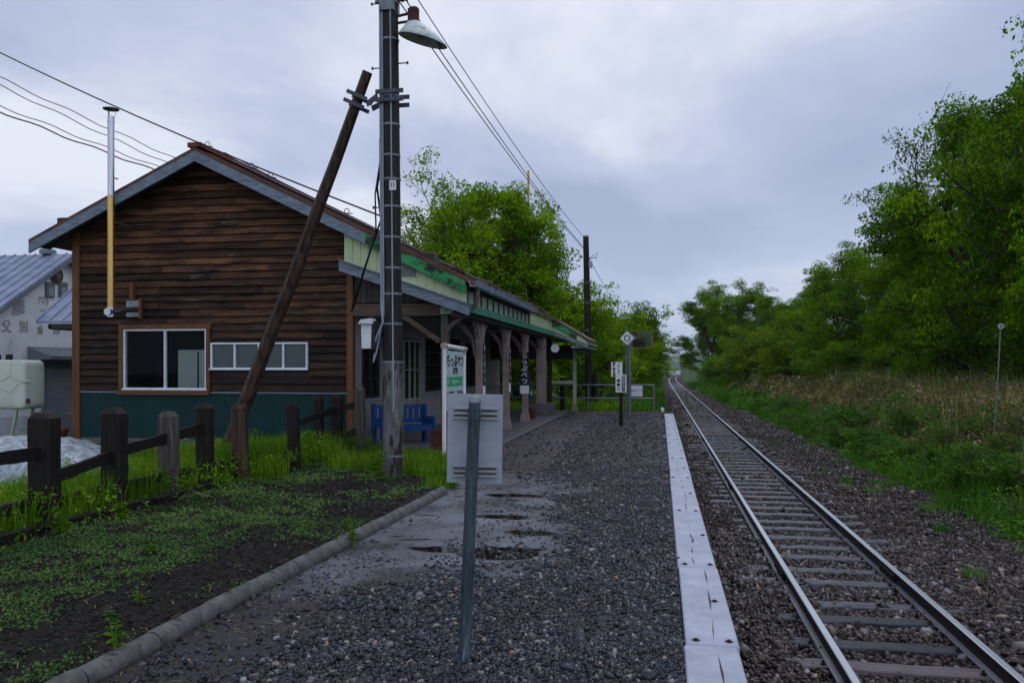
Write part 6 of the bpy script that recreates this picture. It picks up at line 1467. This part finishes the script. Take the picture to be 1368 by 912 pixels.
KG = (*tree_kind(501, 1.6, 1.3, .02, 7000, .075, M['grass_r'], first=.02, clump=.18, spread=1.1, stems=3, levels=3), 1.6)
for k, (x, y, h, w_, lab) in enumerate(((7.6, 20.5, 1.5, 1.2, 'big soft green bush in the dry undergrowth, nearest the camera'), (8.6, 17.5, 1.7, 1.2, 'green bush against the right photo edge, over the weeds'), (7.4, 24.5, 1.45, 1.3, 'green bush in the middle of the dry undergrowth'), (6.6, 30.0, 1.0, 1.2, 'low green bush at the front of the dry undergrowth, farther along'), (9.2, 29.0, 1.7, 1.3, 'green bush at the back of the dry undergrowth under the trees'), (5.7, 21.0, .75, .8, 'small rounded bush at the grass edge above the reddish bare patch'), (6.3, 17.0, .95, .95, 'rounded green bush behind the foremost weeds at right'), (5.6, 26.0, .7, .8, 'small rounded bush at the grass edge, left of the middle bush'), (5.4, 33.0, .7, .8, 'small far bush at the grass edge'), (6.2, 40.0, 1.0, 1.2, 'low far green bush beside the ballast'), (9.5, 38.0, 1.9, 1.5, 'far green bush at the foot of the right-hand trees'))):
    place_tree(KG, x, y, h, lab, 'green bushes in the undergrowth', name='bush', cat='bush', sxy=w_)
G2 = 'bushy weeds at the right edge of the ballast'
for k, (x, y, h, lab) in enumerate(((5.35, 16.3, .62, 'bushy green weed at the ballast edge, the one reaching farthest onto the stones'), (5.9, 15.6, .70, 'large bushy green weed at the ballast edge, right of the foremost one'), (6.9, 15.8, .95, 'tall light green leafy weed close to the right photo edge'), (5.6, 18.5, .75, 'bushy green weed behind the foremost pair at the ballast edge'), (5.3, 21.8, .62, 'bushy green weed where the reddish bare patch begins'), (5.6, 24.6, .7, 'bushy green weed beyond the reddish bare patch'), (6.6, 18.0, .9, 'bushy green weed between the thicket and the foremost weeds'), (7.4, 20.5, 1.1, 'green leafy shoots rising before the dry undergrowth at right'))):
    weed(40 + k, x, y, float(ground_z(x, y)), h, 26, 14, .15, M['grass_r'], lab, G2)
b = MB(); q = random.Random(8)
for k in range(9):
    x = -4.05 + q.uniform(-.06, .06); y = 3.75 + q.uniform(-.05, .05); b.tube([(x, y, .03), (x + q.uniform(-.03, .03), y, .15), (x + q.uniform(-.07, .07), y + q.uniform(-.05, .05), q.uniform(.2, .30))], [.004, .003, .002], 4)
b.build('dry_stalks', M['straw'], loc=(-4.05, 3.75, .03), label='pale dry stalks at the lower left photo corner', cat='dry plant')
b = MB()
for dx_ in (0, .09, .2): b.tube([(-5.62, 8.9 + dx_, .08), (-5.48, 8.95 + dx_, .19 - dx_ * .3), (-5.36 + dx_ * .6, 9.02, .10)], .0035, 4)
b.build('fallen_straw', M['straw'], loc=(-5.5, 9, .08), label='bent pale straws lying by the fence foot', cat='straw')
